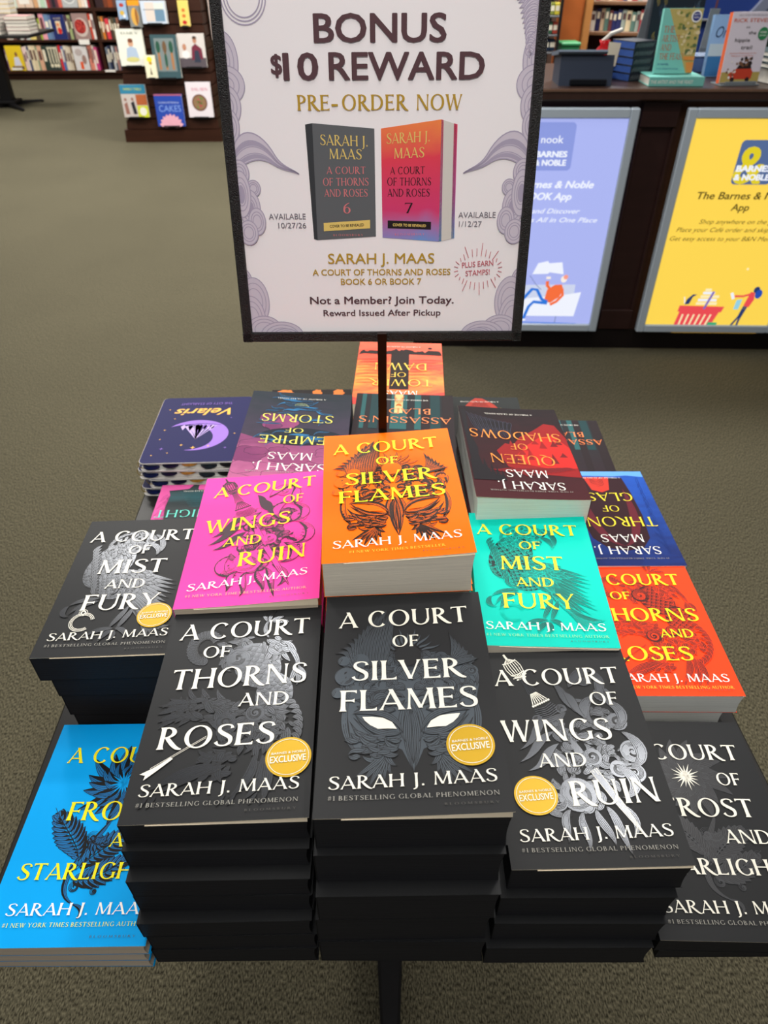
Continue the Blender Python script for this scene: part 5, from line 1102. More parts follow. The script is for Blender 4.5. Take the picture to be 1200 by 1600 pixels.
# receipt printer
x0, _ = at(872, 120, 3.01); x1, _ = at(953, 120, 3.01)
r = thing('receipt_printer', 'dark slate-blue boxy receipt printer on the counter beside the poster frame', 'printer', ((x0+x1)/2, 3.03, CT), rad(-3))
pm = mat('slate_plastic', (44, 52, 68), .45); w2 = (x1-x0)/2
m = MB(); m.loft([[(-w2, y, z) for y, z in ((-.06, 0), (.10, 0), (.10, .075), (-.04, .095))], [(w2, y, z) for y, z in ((-.06, 0), (.10, 0), (.10, .075), (-.04, .095))]]); m.build('housing', [pm], r)
m = MB(); m.loft([[(-w2-.012, y, z) for y, z in ((-.05, .098), (.11, .078), (.11, .090), (-.05, .112), (-.056, .106))], [(w2-.03, y, z) for y, z in ((-.05, .098), (.11, .078), (.11, .090), (-.05, .112), (-.056, .106))]]); m.build('lid', [mat('grey_blue_plastic', (88, 98, 112), .4)], r)
m = MB(); m.bbox(-w2+.04, w2-.02, -.072, -.058, .004, .022, .002); m.build('paper_slot', [mat('black_plastic', (14, 16, 22), .4)], r)
# red pouch with tag on a small stand
x0, z0 = at(955, 85, 3.11)
r = thing('gift_pouch', 'shiny red pouch with a cream paper tag, beside the printer', 'gift', (x0-.02, 3.17, CT), 0)
m = MB(); m.loft([[(.004+rr*math.cos(a), .6*rr*math.sin(a), z) for a in [2*PI*i/16 for i in range(16)]] for z, rr in ((0, .030), (.02, .042), (.06, .044), (.09, .034), (.11, .014), (.125, .022))]); m.build('bag', [mat('red_satin', (178, 18, 26), .25, bump=.5, nscale=60)], r, smooth=True)
m = MB(); m.loft([[(x, -.035+.012*k, z) for x, z in ((.012, .035), (.050, .045), (.058, .118), (.012, .122))] for k in (0, .1)]); m.build('tag', [mat('cream_card', (214, 204, 182), .7)], r)
m = MB(); m.tube([(-.005, 0, .12), (.02, -.01, .145), (.06, -.01, .158)], .007, 8); m.build('ribbon', [mat('silver_ribbon', (196, 192, 184), .35)], r)
# blue sprayed stack
x0, _ = at(968, 125, 3.16)
for k in range(5):
    hh = .0255; lab = ['lowest', 'second from the bottom', 'middle', 'second from the top', 'topmost'][k]
    r = thing('hardcover_book', 'blue book with dark patterned spine, %s of the small counter stack' % lab, 'book', (x0+.030, 3.15, CT+k*hh), rad(28+random.uniform(-2, 2)), 'blue books stacked on the counter')
    m = MB(); m.bbox(-.058, .05, -.06, .06, hh-.0025, hh, .0006); m.bbox(-.058, .05, -.06, .06, 0, .0025, .0006); m.box(-.058, .05, -.0625, -.0600, 0, hh, 0); m.build('cover', [mat('inky_cover', (22, 28, 40), .4, noise=.9, nscale=70)], r)
    m = MB(); m.box(-.0575, .047, -.0595, .057, .0027, hh-.0027); m.build('page_block', [mat('blue_sprayed_edges', (52, 82, 150), .5, noise=.25, nscale=90)], r)
    m = MB(); D = Draw(lambda u, v, e=0: (u, -.0625-e, v), m); D.e = .0006
    for i in range(7): D.lock([(-52+i*13, 5), (-48+i*13, 16), (-44+i*13, 10), (-40+i*13, 22)], 6, lines=2, mi=0, lw=1.2)
    m.build('spine_pattern', inkset((120, 128, 130)), r)
# turquoise display pair
tb = (116, 186, 176)
x0, z0 = at(1042, 137, 3.03); lying('turquoise book lying flat under the upright turquoise book', x0+.004, 3.022, CT, .200, .15, .030, tb, rad(-2), spine_txt=('THE ARTIST AND THE FEAST', -95, 60, 9, 11))
x0, z0 = at(1050, 122, 3.08)
r, S = std_book('hardcover_book', 'upright turquoise book with a painted garden corner, on the counter', 'book', .140, .198, .022, tb, (x0-.026, 3.025, CT+.031), rad(-7), rad(-2))
m = MB(); D = Draw(S, m); D.e = .0005
D.poly([(-52, 197), (69, 197), (69, 2), (47, 2)], 0); D.e = .0008; R = random.Random(2)
for i in range(60):
    v = R.uniform(60, 190); ulim = -52+(197-v)*99/195; u = R.uniform(ulim+12, 65); D.disc(u, v, R.uniform(3, 8), R.uniform(3, 7), 1+i % 4, 9); D.e += .00002
D.poly([(28, 54), (69, 54), (69, 42), (33, 42)], 5); D.poly([(40, 36), (69, 36), (69, 4), (50, 4)], 5); D.e = .0026; D.disc(48, 174, 18, 18, 6, 26); D.e = .003; D.disc(48, 174, 14, 14, 8, 24); D.e = .0034; sans(D, 'BOOK OF', 38, 58, 177, 5, 7); sans(D, 'MONTH', 39, 57, 168, 5, 7)
D.e = .0009
for t_, b_, xx in (('THE', 126, -20), ('ARTIST', 99, 4), ('AND', 72, -22), ('THE FEAST', 44, 30)): caps(D, t_, -60, xx, b_, 20, 9, bold=1.1)
sans(D, 'A NOVEL', -62, -20, 27, 6, 8); sans(D, 'a story of food, art and love', -62, 16, 14, 5, 8)
m.build('cover_art', inkset((176, 160, 96), (120, 128, 64), (196, 178, 120), (88, 106, 70), (206, 190, 150), (206, 134, 66), (236, 236, 230), (240, 240, 240), (34, 44, 120), (176, 110, 84)), r)
# tall dark book behind
x0, z0 = at(1040, 50, 3.36)
r, S = std_book('hardcover_book', 'tall dark patterned book standing behind the upright turquoise book', 'book', .20, .34, .03, (26, 34, 44), (x0+.01, 3.30, CT), rad(-4), rad(-2))
m = MB(); D = Draw(S, m); D.e = .0006; R = random.Random(4)
for i in range(50): u, v = R.uniform(-90, 90), R.uniform(40, 330); D.lock([(u, v), (u+8, v+12), (u-8, v+22), (u+R.uniform(-10, 10), v+34)], 9, lines=3, mi=i % 3, lw=1.4)
m.build('cover_art', inkset((70, 88, 106), (150, 132, 70), (44, 58, 80)), r)
# small clear stand
acr = mat('smoky_acrylic', (120, 128, 132), .12, spec=.8)
def acrylic(label, px, py, Y, h, lean):
    x0, _ = at(px, py, Y); r = thing('sign_holder', label, 'sign holder', (x0, Y, CT), rad(-2))
    m = MB(); m.loft([[(-.035, -.06, 0), (.035, -.06, 0), (.035, .06, 0), (-.035, .06, 0)], [(-.035, -.06, .003), (.035, -.06, .003), (.035, .06, .003), (-.035, .06, .003)]]); m.build('base', [acr], r)
    m = MB(); m.loft([[(-.02+lean*k, -.002, .003+h*k), (.02+lean*k, -.002, .003+h*k), (.02+lean*k, .002, .003+h*k), (-.02+lean*k, .002, .003+h*k)] for k in (0, .5, 1)]); m.build('panel', [acr], r)
acrylic('grey translucent upright stand between the blue-edged stack and turquoise book', 992, 90, 3.50, .33, .04)
acrylic('grey translucent upright stand between the turquoise and the seaside book', 1096, 90, 3.52, .20, .01)
# seaside book
x0, z0 = at(1131, 105, 3.21)
r, S = std_book('hardcover_book', 'upright blue seaside book with a pink sticker, behind the white book', 'book', .128, .200, .022, (132, 164, 204), (x0-.02, 3.20, CT), rad(-6), rad(3))
m = MB(); D = Draw(S, m); D.e = .0005; D.rect(-63, 63, 2, 68, 0); D.e = .0007; D.rect(-63, 63, 68, 108, 1); D.e = .001; sans(D, 'On', -48, 0, 128, 36, 2, shear=.3); D.e = .0024; D.disc(42, 176, 18, 18, 3, 24); D.e = .003; sans(D, 'NEW', 32, 52, 172, 8, 4)
m.build('cover_art', inkset((46, 104, 156), (170, 186, 196), (34, 54, 84), (226, 84, 110), (240, 236, 236)), r)
# clear tray
x0, _ = at(1110, 112, 3.33); r = thing('display_tray', 'clear blue-tinted display tray between the turquoise and white books', 'tray', (x0, 3.36, CT), rad(-2))
m = MB(); m.bbox(-.09, .09, -.06, .06, 0, .055, .004); m.build('tray', [mat('blue_acrylic', (74, 94, 140), .15, spec=.8)], r)
m = MB(); m.bbox(-.094, .094, -.064, .064, .0555, .060, .002); m.build('rim', [mat('pale_acrylic', (150, 164, 190), .15, spec=.8)], r)
# white book
x0, z0 = at(1144, 130, 3.01)
r, S = std_book('hardcover_book', 'upright white travel book with a loaded red van and green sticker', 'book', .150, .214, .024, (220, 212, 224), (x0+.004, 2.985, CT+.006), rad(-6), rad(6), spine=(206, 92, 50))
m = MB(); D = Draw(S, m); D.e = .0005
D.rect(-74, 75, 2, 34, 0); D.e = .0008; sans(D, 'NEW YORK TIMES BESTSELLER', -52, 56, 202, 4.5, 1); sans(D, 'RICK STEVES', -66, 66, 184, 11, 2, bold=.01)
sans(D, 'on', -16, -2, 166, 8, 3); sans(D, 'the', -2, 26, 148, 10, 3, bold=.01); sans(D, 'hippie', -48, 8, 126, 11, 3, bold=.01); sans(D, 'trail', -20, 22, 104, 11, 3, bold=.01); sans(D, 'Istanbul to Kathmandu and the', -58, 44, 90, 4, 2); sans(D, 'Making of a Travel Writer', -50, 36, 82, 4, 2)
D.poly([(-46, 12), (44, 12), (46, 34), (38, 44), (-20, 44), (-46, 28)], 4); D.e = .001; D.poly([(-20, 44), (38, 44), (34, 56), (-12, 56)], 5); R = random.Random(6)
for i in range(22): D.disc(R.uniform(-10, 42), R.uniform(54, 78), R.uniform(3, 6), None, 5+i % 2, 8); D.e += .00001
for i in range(12): D.disc(R.uniform(-56, -20), 10+R.uniform(0, 56), R.uniform(2, 5), None, 6+i % 2, 8)
for u in (-28, 30): D.e += .0001; D.disc(u, 10, 8, None, 5, 14)
D.e = .0026; D.disc(52, 150, 19, None, 8, 24); D.e = .003; sans(D, 'SIGNED', 40, 64, 151, 6, 9, bold=.01); sans(D, 'EDITION', 40, 64, 142, 5, 9)
m.build('cover_art', inkset((180, 160, 90), (150, 146, 160), (206, 100, 74), (70, 64, 66), (196, 66, 44), (44, 34, 34), (120, 84, 60), (230, 226, 220), (50, 132, 84), (236, 238, 232)), r)
r = thing('book_easel', 'low clear easel holding the white travel book', 'easel', (x0+.004, 2.985, CT), rad(6))
m = MB(); m.bbox(-.075, .075, -.03, .05, 0, .005, .001); m.build('base', [acr], r); m = MB(); m.bbox(-.06, .06, -.030, -.026, .0052, .014, .001); m.build('lip', [acr], r)
# right edge books
x0, _ = at(1200, 130, 3.01)
lying('dark book with white lettering, lowest of the pile at the right counter end', x0+.045, 3.07, CT, .14, .20, .048, (34, 30, 30), rad(10), spine_txt=('ATLAS', -40, 20, 14, 16))
for k in range(3): lying('slim dark green book at the right counter end, %s of three' % ('lowest', 'middle', 'topmost')[k], x0+.035, 3.09, CT+.049+k*.017, .15, .19, .016, (38, 56, 62), rad(8+3*k), group='slim dark green books', spine_txt=('ALEX', -60, 0, 4, 8))
r, S = std_book('hardcover_book', 'upright dark green and gold book at the right edge of the picture', 'book', .15, .24, .024, (36, 54, 44), (at(1225, 60, 3.31)[0], 3.33, CT), rad(-5), rad(-2))
m = MB(); D = Draw(S, m); D.e = .0006; R = random.Random(8)
for i in range(30): D.disc(R.uniform(-66, 66), R.uniform(10, 230), R.uniform(3, 8), None, i % 3, 8); D.e += .00001
m.build('cover_art', inkset((60, 84, 60), (196, 150, 50), (30, 60, 66)), r)

# ---- shelving behind the counter
oak = wood_mat('honey_oak', (150, 98, 54), (172, 118, 66), (3, 3, 30)); dim_oak = wood_mat('walnut_shelf', (104, 74, 54), (122, 88, 62), (3, 3, 30)); rust = wood_mat('orange_stained_panel', (150, 78, 36), (172, 94, 46), (3, 3, 20)); mar = wood_mat('maroon_panel', (62, 34, 40), (76, 44, 48), (3, 3, 20)); steel = mat('grey_steel', (86, 88, 92), .4)
def px_box(m, x0, x1, yt, yb, Y, dep, bev=.004, zb=None, zt=None):
    a, z1 = at(x0, yt, Y); b_, z0 = at(x1, yb, Y); m.bbox(min(a, b_), max(a, b_), Y, Y+dep, zb if zb is not None else z0, zt if zt is not None else z1, bev)
Y1 = 5.2
r = thing('product_rack', 'black wire product rack with small packs, left end behind the counter', 'rack', (0, 0, 0)); a, _ = at(860, 30, Y1); b_, _ = at(886, 30, Y1)
r.location = ((a+b_)/2-.075, Y1-.1, 0); hw = .065
m = MB()
for x in (-hw, hw): m.box(x-.008, x+.008, 0, .016, 0, 1.6); m.box(x-.008, x+.008, .30, .316, 0, 1.6)
m.build('upright', [black_metal], r)
for z in (.35, .70, .93, 1.02, 1.115, 1.30, 1.5): m = MB(); m.bbox(-hw, hw, .0, .31, z, z+.010, .002); m.build('shelf', [steel], r)
k = 0
for z, cs in ((.945, ((40, 70, 120), (30, 44, 74), (24, 40, 60))), (1.032, ((50, 92, 70), (60, 110, 80), (46, 80, 60), (150, 60, 50))), (1.127, ((96, 110, 50), (210, 200, 190), (120, 128, 60), (196, 182, 60)))):
    for i, c_ in enumerate(cs):
        n_ = len(cs); m = MB(); w_ = .2/n_; m.bbox(-w_*.27, w_*.27, 0, .06, 0, .060, .003, 0); m.box(-w_*.22, w_*.22, -.0006, -.0001, .02, .045, 1)
        o = m.build('snack_pack', [mat('bg_cover_%d_%d_%d' % c_, c_, .4), mat('print_214_208_190', (214, 208, 190), .5)]); o.location = (r.location.x-.058+w_*.58*(i+.5), Y1-.08, z)
        tag(o, 'small coloured pack on the black rack, %s on its %s shelf' % (('first', 'second', 'third', 'fourth')[i], {.945: 'lower', 1.032: 'middle', 1.127: 'upper'}[z]), 'package', 'packs on the black rack')
r = thing('wooden_screen', 'orange-stained wooden screen with an oak post behind the counter', 'panel', (at(894, 30, 5.4)[0], 5.42, 0), rad(4))
m = MB(); m.bbox(-.09, .075, 0, .03, 0, 1.7, .004); m.build('panel', [rust], r); m = MB(); m.bbox(.078, .125, -.02, .05, 0, 1.75, .005); m.build('post', [oak], r)
r = thing('storage_bin', 'green storage bin in front of the orange wooden panel', 'bin', (at(899, 62, 5.0)[0]+.015, 5.235, 0), 0)
m = MB(); m.loft([[(-.045-.012*k, -.07, z), (.045+.012*k, -.07, z), (.045+.012*k, .07, z), (-.045-.012*k, .07, z)] for k, z in ((0, .74), (1, .965))]); m.build('tub', [mat('green_plastic', (44, 112, 72), .4)], r)
m = MB(); m.bbox(-.062, .062, -.078, .078, .966, .985, .005); m.build('lid', [mat('green_lid', (54, 130, 84), .4)], r)
m = MB(); m.bbox(-.06, .06, -.08, .08, 0, .739, .004); tag(m.build('storage_cube', [counter_wood]), 'dark wooden plinth cube under the green bin', 'cabinet').location = (r.location.x, 5.235, 0)
r = thing('back_bookcase', 'maroon-sided bookcase with books behind the counter', 'bookcase', (at(950, 30, 5.6)[0], 5.6, 0), rad(-18))
m = MB(); m.bbox(-.22, -.17, -.02, .34, 0, 1.08, .004); m.bbox(.62, .66, 0, .34, 0, 1.6, .004); m.build('side_panel', [mar], r)
m = MB(); m.box(-.17, .62, .32, .34, 0, 1.6); m.build('back_panel', [mar], r)
for z in (.2, .62, .985, 1.15): m = MB(); m.bbox(-.169, .619, 0, .319, z, z+.022, .003); m.build('shelf', [dim_oak], r)
cols = [(196, 170, 140), (90, 120, 110), (160, 60, 66), (214, 196, 160), (120, 132, 110), (46, 50, 96), (180, 150, 120), (70, 90, 120), (200, 180, 170), (110, 60, 60), (222, 214, 200), (60, 60, 90), (150, 160, 150), (44, 44, 84), (180, 120, 96)]
for row, z in enumerate((1.008, 1.173)):
    x = -.15; i = 0; R = random.Random(20+row); cnt = {}
    while x < .58:
        w_ = R.uniform(.022, .036); h = R.uniform(.105, .125) if row == 0 else R.uniform(.17, .20); c_ = cols[R.randrange(len(cols))]; i += 1; cnt[cname(c_)] = cnt.get(cname(c_), 0)+1
        px_, py_ = x+w_/2, .03; ca_, sa_ = math.cos(rad(-18)), math.sin(rad(-18))
        spine_book('paperback_book', '%s-spined book, %s such from the left, %s shelf behind the counter' % (cname(c_), ordn[cnt[cname(c_)]-1], ('lower', 'upper')[row]), w_-.001, h, .15, c_, (r.location.x+px_*ca_-py_*sa_, 5.6+px_*sa_+py_*ca_, z), 'books behind the counter, %s shelf' % ('lower', 'upper')[row], rz=rad(-18)); x += w_
r = thing('wall_display', 'navy blue display cabinet with a grey sloping brace behind the counter', 'cabinet', (at(1130, 20, 5.4)[0], 5.4, 0), 0)
m = MB(); m.bbox(-.42, 1.3, 0, .35, 0, 1.75, .01); m.build('cabinet_body', [mat('navy_laminate', (22, 40, 92), .4)], r)
m = MB(); m.loft([[(x, y, z) for x, y in ((.18+k, -.04), (.26+k, -.04), (.26+k, -.002), (.18+k, -.002))] for k, z in ((-.24, .9), (.0, 1.14), (.22, 1.42))]); m.build('brace', [mat('grey_brace', (84, 88, 104), .4)], r)
m = MB(); m.bbox(-.43, -.2, -.03, -.001, .9, 1.7, .004); m.build('side_trim', [steel], r)
m = MB(); m.bbox(-.42, 1.3, -.03, -.0015, 1.075, 1.088, .003); m.build('ledge', [steel], r)
m = MB(); m.box(.8, 6.9, 6.3, 6.45, 0, 1.9); tag(m.build('wall_right', [mat('dim_partition', (66, 48, 40), .6, noise=.4, nscale=6)]), kind='structure')

# ---- slat-walled tower with face-out cookbooks
TY = 7.5; lean = .077
r = thing('slatwall_tower', 'tapering dark wooden slat-walled tower hung with face-out cookbooks', 'display stand', (-2.03, TY+.45, 0), 0)
m = MB(); rings = []
def rg(z, ins): h = .455-lean*z-ins; cx = .045*z; return [(cx-h, -h, z), (cx+h, -h, z), (cx+h, h, z), (cx-h, h, z)]
z = .11
while z < 1.85: rings += [rg(z, 0), rg(z+.078, 0), rg(z+.080, .012), rg(z+.090, .012)]; z += .092
m.loft(rings); m.build('slatted_body', [dark_wood], r)
m = MB(); m.loft([[(-.47, -.47, 0), (.47, -.47, 0), (.47, .47, 0), (-.47, .47, 0)], [(-.465, -.465, .105), (.465, -.465, .105), (.465, .465, .105), (-.465, .465, .105)]]); m.build('base_plinth', [dark_wood], r)
def hung(label, box, rgb, art, inks, name='cookbook', cat='book', d=.025, group=None, out=0):
    X0, Y0, X1, Y1_ = box
    zz = at((X0+X1)/2, Y1_, TY)[1]; yf = TY+lean*zz-.022-d/2-out
    a, zt = at((X0+X1)/2-(X1-X0)*.42, Y0, yf+.02); b_, zb = at((X0+X1)/2+(X1-X0)*.42, Y1_, yf)
    h = zt-zb; w_ = b_-a if False else (X1-X0)*.88/1070*((yf*math.cos(_p))+(EYE-zb)*math.sin(_p))
    cx = at((X0+X1)/2, (Y0+Y1_)/2, yf)[0]
    o, S = std_book(name, label, cat, w_, h, d, rgb, (cx, yf, zb), -lean, 0, group)
    m = MB(); D = Draw(S, m); D.e = .0008; art(D, w_*500, h*1000); m.build('cover_art', inks, o)
    m = MB(); m.bbox(-w_*.3, w_*.3, -d/2-.008, d/2+.012, -.008, -.0005, .002); m.bbox(-w_*.3, w_*.3, -d/2-.010, -d/2-.006, -.008, .006, .001); m.build('support_ledge', [black_metal], o)
def a_person(sh, hair=1):
    def f(D, w_, h):
        D.disc(0, h*.62, w_*.20, w_*.25, 0, 14); D.e += .0003; D.disc(0, h*.69, w_*.20, w_*.14, 1, 14); D.e += .0003
        D.poly([(-w_*.45, h*.2), (-w_*.35, h*.48), (0, h*.54), (w_*.38, h*.48), (w_*.5, h*.2)], 2); D.e += .0003; D.disc(0, h*.18, w_*.5, h*.07, 3, 16); D.e += .0003
        if sh: caps(D, sh, -w_*.6, w_*.7, h*.86, h*.06, 4)
    return f
hung('narrow pale blue book at the upper left of the slat tower', (183, 0, 199, 31), (150, 176, 206), lambda D, w_, h: (D.disc(0, h*.75, w_*.5, h*.1, 0, 12), D.disc(-w_*.1, h*.35, w_*.5, h*.12, 1, 12), D.disc(w_*.3, h*.2, w_*.3, h*.1, 2, 12)), inkset((176, 60, 50), (206, 170, 70), (230, 230, 224)))
hung('orange-topped book picturing a folded taco on the slat tower', (200, 0, 221, 43), (130, 132, 130), lambda D, w_, h: (D.rect(-w_, w_, h*.80, h, 0), D.disc(0, h*.4, w_*.62, h*.33, 1, 20), setattr(D, 'e', .0014), D.disc(w_*.25, h*.4, w_*.22, h*.3, 2, 16)), inkset((232, 150, 34), (214, 164, 74), (150, 96, 50)))
hung('blue and white boxed card set in shiny wrap on the slat tower', (219, 1, 262, 37), (196, 206, 220), lambda D, w_, h: (D.rect(-w_*.65, w_*.08, h*.1, h*.92, 0), D.rect(w_*.1, w_*.88, h*.1, h*.6, 1), D.rect(w_*.1, w_*.88, h*.62, h*.9, 2), setattr(D, 'e', .0014), D.rect(-w_*.8, w_*.8, h*.6, h*.63, 3)), inkset((214, 200, 190), (104, 136, 160), (206, 214, 206), (120, 130, 140)), name='boxed_set', cat='box', d=.05)
hung('narrow yellow book with red fruit on the upper right of the slat tower', (278, 0, 296, 41), (224, 198, 104), lambda D, w_, h: (D.disc(0, h*.15, w_*.45, h*.08, 0, 12), D.disc(0, h*.4, w_*.35, h*.07, 1, 12), D.disc(0, h*.62, w_*.35, h*.07, 1, 12)), inkset((184, 40, 40), (196, 110, 50)))
hung('white cookbook picturing a cook in pale blue, left on the slat tower', (182, 45, 228, 103), (228, 228, 216), a_person('DAILY'), inkset((206, 160, 130), (120, 72, 50), (172, 190, 212), (206, 200, 130), (90, 100, 80)))
def a_cut(D, w_, h):
    D.rect(-w_*.75, w_*.75, h*.16, h*.92, 0); D.e += .0004
    for i, u in enumerate((-.5, 0, .5)): D.rect(w_*(u-.08), w_*(u+.08), h*.2, h*.62, 2); D.e += .0003; D.disc(w_*u, h*.72, w_*.16, h*.14, 1 if i == 1 else 3, 14); D.disc(w_*u, h*.42, w_*.10, h*.18, 3 if i == 1 else 2, 14)
hung('teal boxed set of kitchen utensils, centre of the slat tower', (237, 54, 282, 122), (62, 88, 94), a_cut, inkset((120, 132, 132), (110, 84, 60), (170, 118, 76), (42, 84, 66)), name='boxed_set', cat='box', d=.05)
hung('pale cookbook picturing a cook in a dark red plaid shirt', (277, 52, 323, 105), (206, 200, 196), lambda D, w_, h: (D.rect(-w_, w_, 0, h*.28, 3), setattr(D, 'e', .0012), D.poly([(-w_*.1, h*.22), (0, h*.6), (w_*.3, h*.7), (w_*.75, h*.55), (w_*.8, h*.25)], 2), setattr(D, 'e', .0016), D.disc(w_*.28, h*.80, w_*.15, h*.09, 0, 12), D.disc(w_*.28, h*.87, w_*.16, h*.05, 1, 12), D.poly([(w_*.1, h*.15), (w_*.2, h*.5), (w_*.5, h*.5), (w_*.6, h*.15)], 4), D.disc(-w_*.55, h*.6, w_*.15, h*.1, 0, 12), D.disc(-w_*.5, h*.38, w_*.3, h*.12, 5, 12)), inkset((180, 130, 104), (44, 30, 26), (112, 44, 62), (86, 78, 84), (50, 56, 72), (226, 222, 220)))
hung('small cellophane bag of gold sweets hooked beside the teal set', (226, 86, 245, 122), (232, 226, 196), lambda D, w_, h: (D.disc(0, h*.82, w_*.5, h*.12, 0, 12), D.disc(w_*.1, h*.66, w_*.3, h*.07, 1, 12), D.poly([(-w_*.2, h*.15), (0, h*.5), (w_*.2, h*.15)], 2)), inkset((236, 214, 50), (190, 150, 40), (110, 104, 84)), name='sweet_bag', cat='package', d=.03, out=.055)
hung('blue-topped book with two standing figures and a green panel, lower left', (188, 132, 232, 183), (196, 186, 180), lambda D, w_, h: (D.rect(-w_, w_, h*.72, h, 0), D.rect(w_*.15, w_, h*.38, h*.70, 1), D.rect(w_*.15, w_, 0, h*.36, 2), setattr(D, 'e', .0013), D.disc(w_*.58, h*.18, w_*.28, h*.13, 3, 14), sans(D, 'FAMILY TABLE', -w_*.7, w_*.7, h*.83, h*.07, 2), D.poly([(-w_*.2, h*.1), (-w_*.3, h*.45), (-w_*.05, h*.5), (w_*.08, h*.1)], 4), D.disc(-w_*.15, h*.56, w_*.1, h*.05, 5, 10), D.poly([(-w_*.8, h*.1), (-w_*.85, h*.4), (-w_*.6, h*.48), (-w_*.5, h*.1)], 5), D.disc(-w_*.7, h*.55, w_*.1, h*.05, 5, 10)), inkset((52, 128, 160), (176, 96, 56), (204, 210, 56), (230, 228, 214), (40, 40, 46), (150, 104, 92)))
def a_cake(D, w_, h):
    sans(D, 'CAKES', -w_*.75, w_*.85, h*.46, h*.20, 0); sans(D, 'Cookies & Fabulous', -w_*.75, w_*.75, h*.72, h*.06, 1); D.rect(-w_, w_, h*.955, h, 3)
    for i in range(9): a = PI*(i+.5)/9; D.e += .0001; D.lock([(0, 4), (w_*.35*math.cos(a)-8*math.sin(a), h*.14*math.sin(a)+4), (w_*.75*math.cos(a), h*.34*math.sin(a)), (w_*.88*math.cos(a), h*.40*math.sin(a))], w_*.36, lines=2, mi=3, fill=2)
hung('royal blue cookbook lettered CAKES above a pink fluted cake', (241, 147, 289, 197), (44, 74, 168), a_cake, inkset((130, 160, 226), (190, 206, 240), (226, 168, 184), (176, 96, 116)))
hung('white cookbook with a round bowl of salad, lower right', (290, 128, 333, 183), (222, 214, 220), lambda D, w_, h: (caps(D, 'SALADS', -w_*.55, w_*.75, h*.76, h*.08, 0), D.disc(0, h*.42, w_*.62, h*.24, 1, 24), setattr(D, 'e', .0012), D.disc(0, h*.42, w_*.52, h*.20, 2, 24), setattr(D, 'e', .0016), [D.disc(w_*.36*math.cos(i*2.4)*(i % 4)/3, h*.42+h*.14*math.sin(i*2.4)*(i % 4)/3, w_*.09, h*.035, 3+i % 2, 8) for i in range(14)]), inkset((206, 84, 120), (110, 70, 60), (140, 110, 80), (180, 84, 84), (110, 130, 70)))
for i, (z, h, c_) in enumerate(((.80, .33, (196, 178, 170)), (.42, .30, (170, 120, 110)), (1.17, .28, (150, 160, 176)))):
    o, S = std_book('cookbook', 'cookbook seen edge-on, hung on the right flank of the slat tower, %s' % ('middle one', 'lowest', 'highest')[i], 'book', .22, h, .03, c_, (-2.03+.045*z+.455-lean*z+.03, TY+.38, z), 0, PI/2+.0, 'cookbooks on the tower flank')
    m = MB(); D = Draw(S, m); D.e = .0008; D.disc(0, h*500, 70, h*250, 0, 16); m.build('cover_art', inkset((120, 60, 60)), o)

# ---- far bookcase
BY = 11.8
r = thing('far_bookcase', 'long dark wooden bookcase along the back wall, packed with cookbooks', 'bookcase', (-4.9, BY, 0), 0)
L0, L1 = -1.9, 3.2
m = MB(); m.box(L0, L1, .05, .5, 0, .080); m.build('toe_kick', [dark_wood], r)
m = MB(); m.box(L0, L1, .42, .45, .08, 2.1); m.build('back_panel', [dark_wood], r)
for z0, z1 in ((.081, .118), (.459, .489), (.812, .855), (1.19, 1.225), (1.56, 1.595), (2.06, 2.1)): m = MB(); m.bbox(L0, L1, 0, .419, z0, z1, .003); m.build('shelf', [dark_wood], r)
for x in (-1.9, .87, 2.0, 3.16): 
    for z0, z1 in ((.1185, .4585), (.4895, .8115), (.8555, 1.1895), (1.2255, 1.5595)): m = MB(); m.box(x, x+.045, .002, .418, z0, z1); m.build('divider', [dark_wood], r)
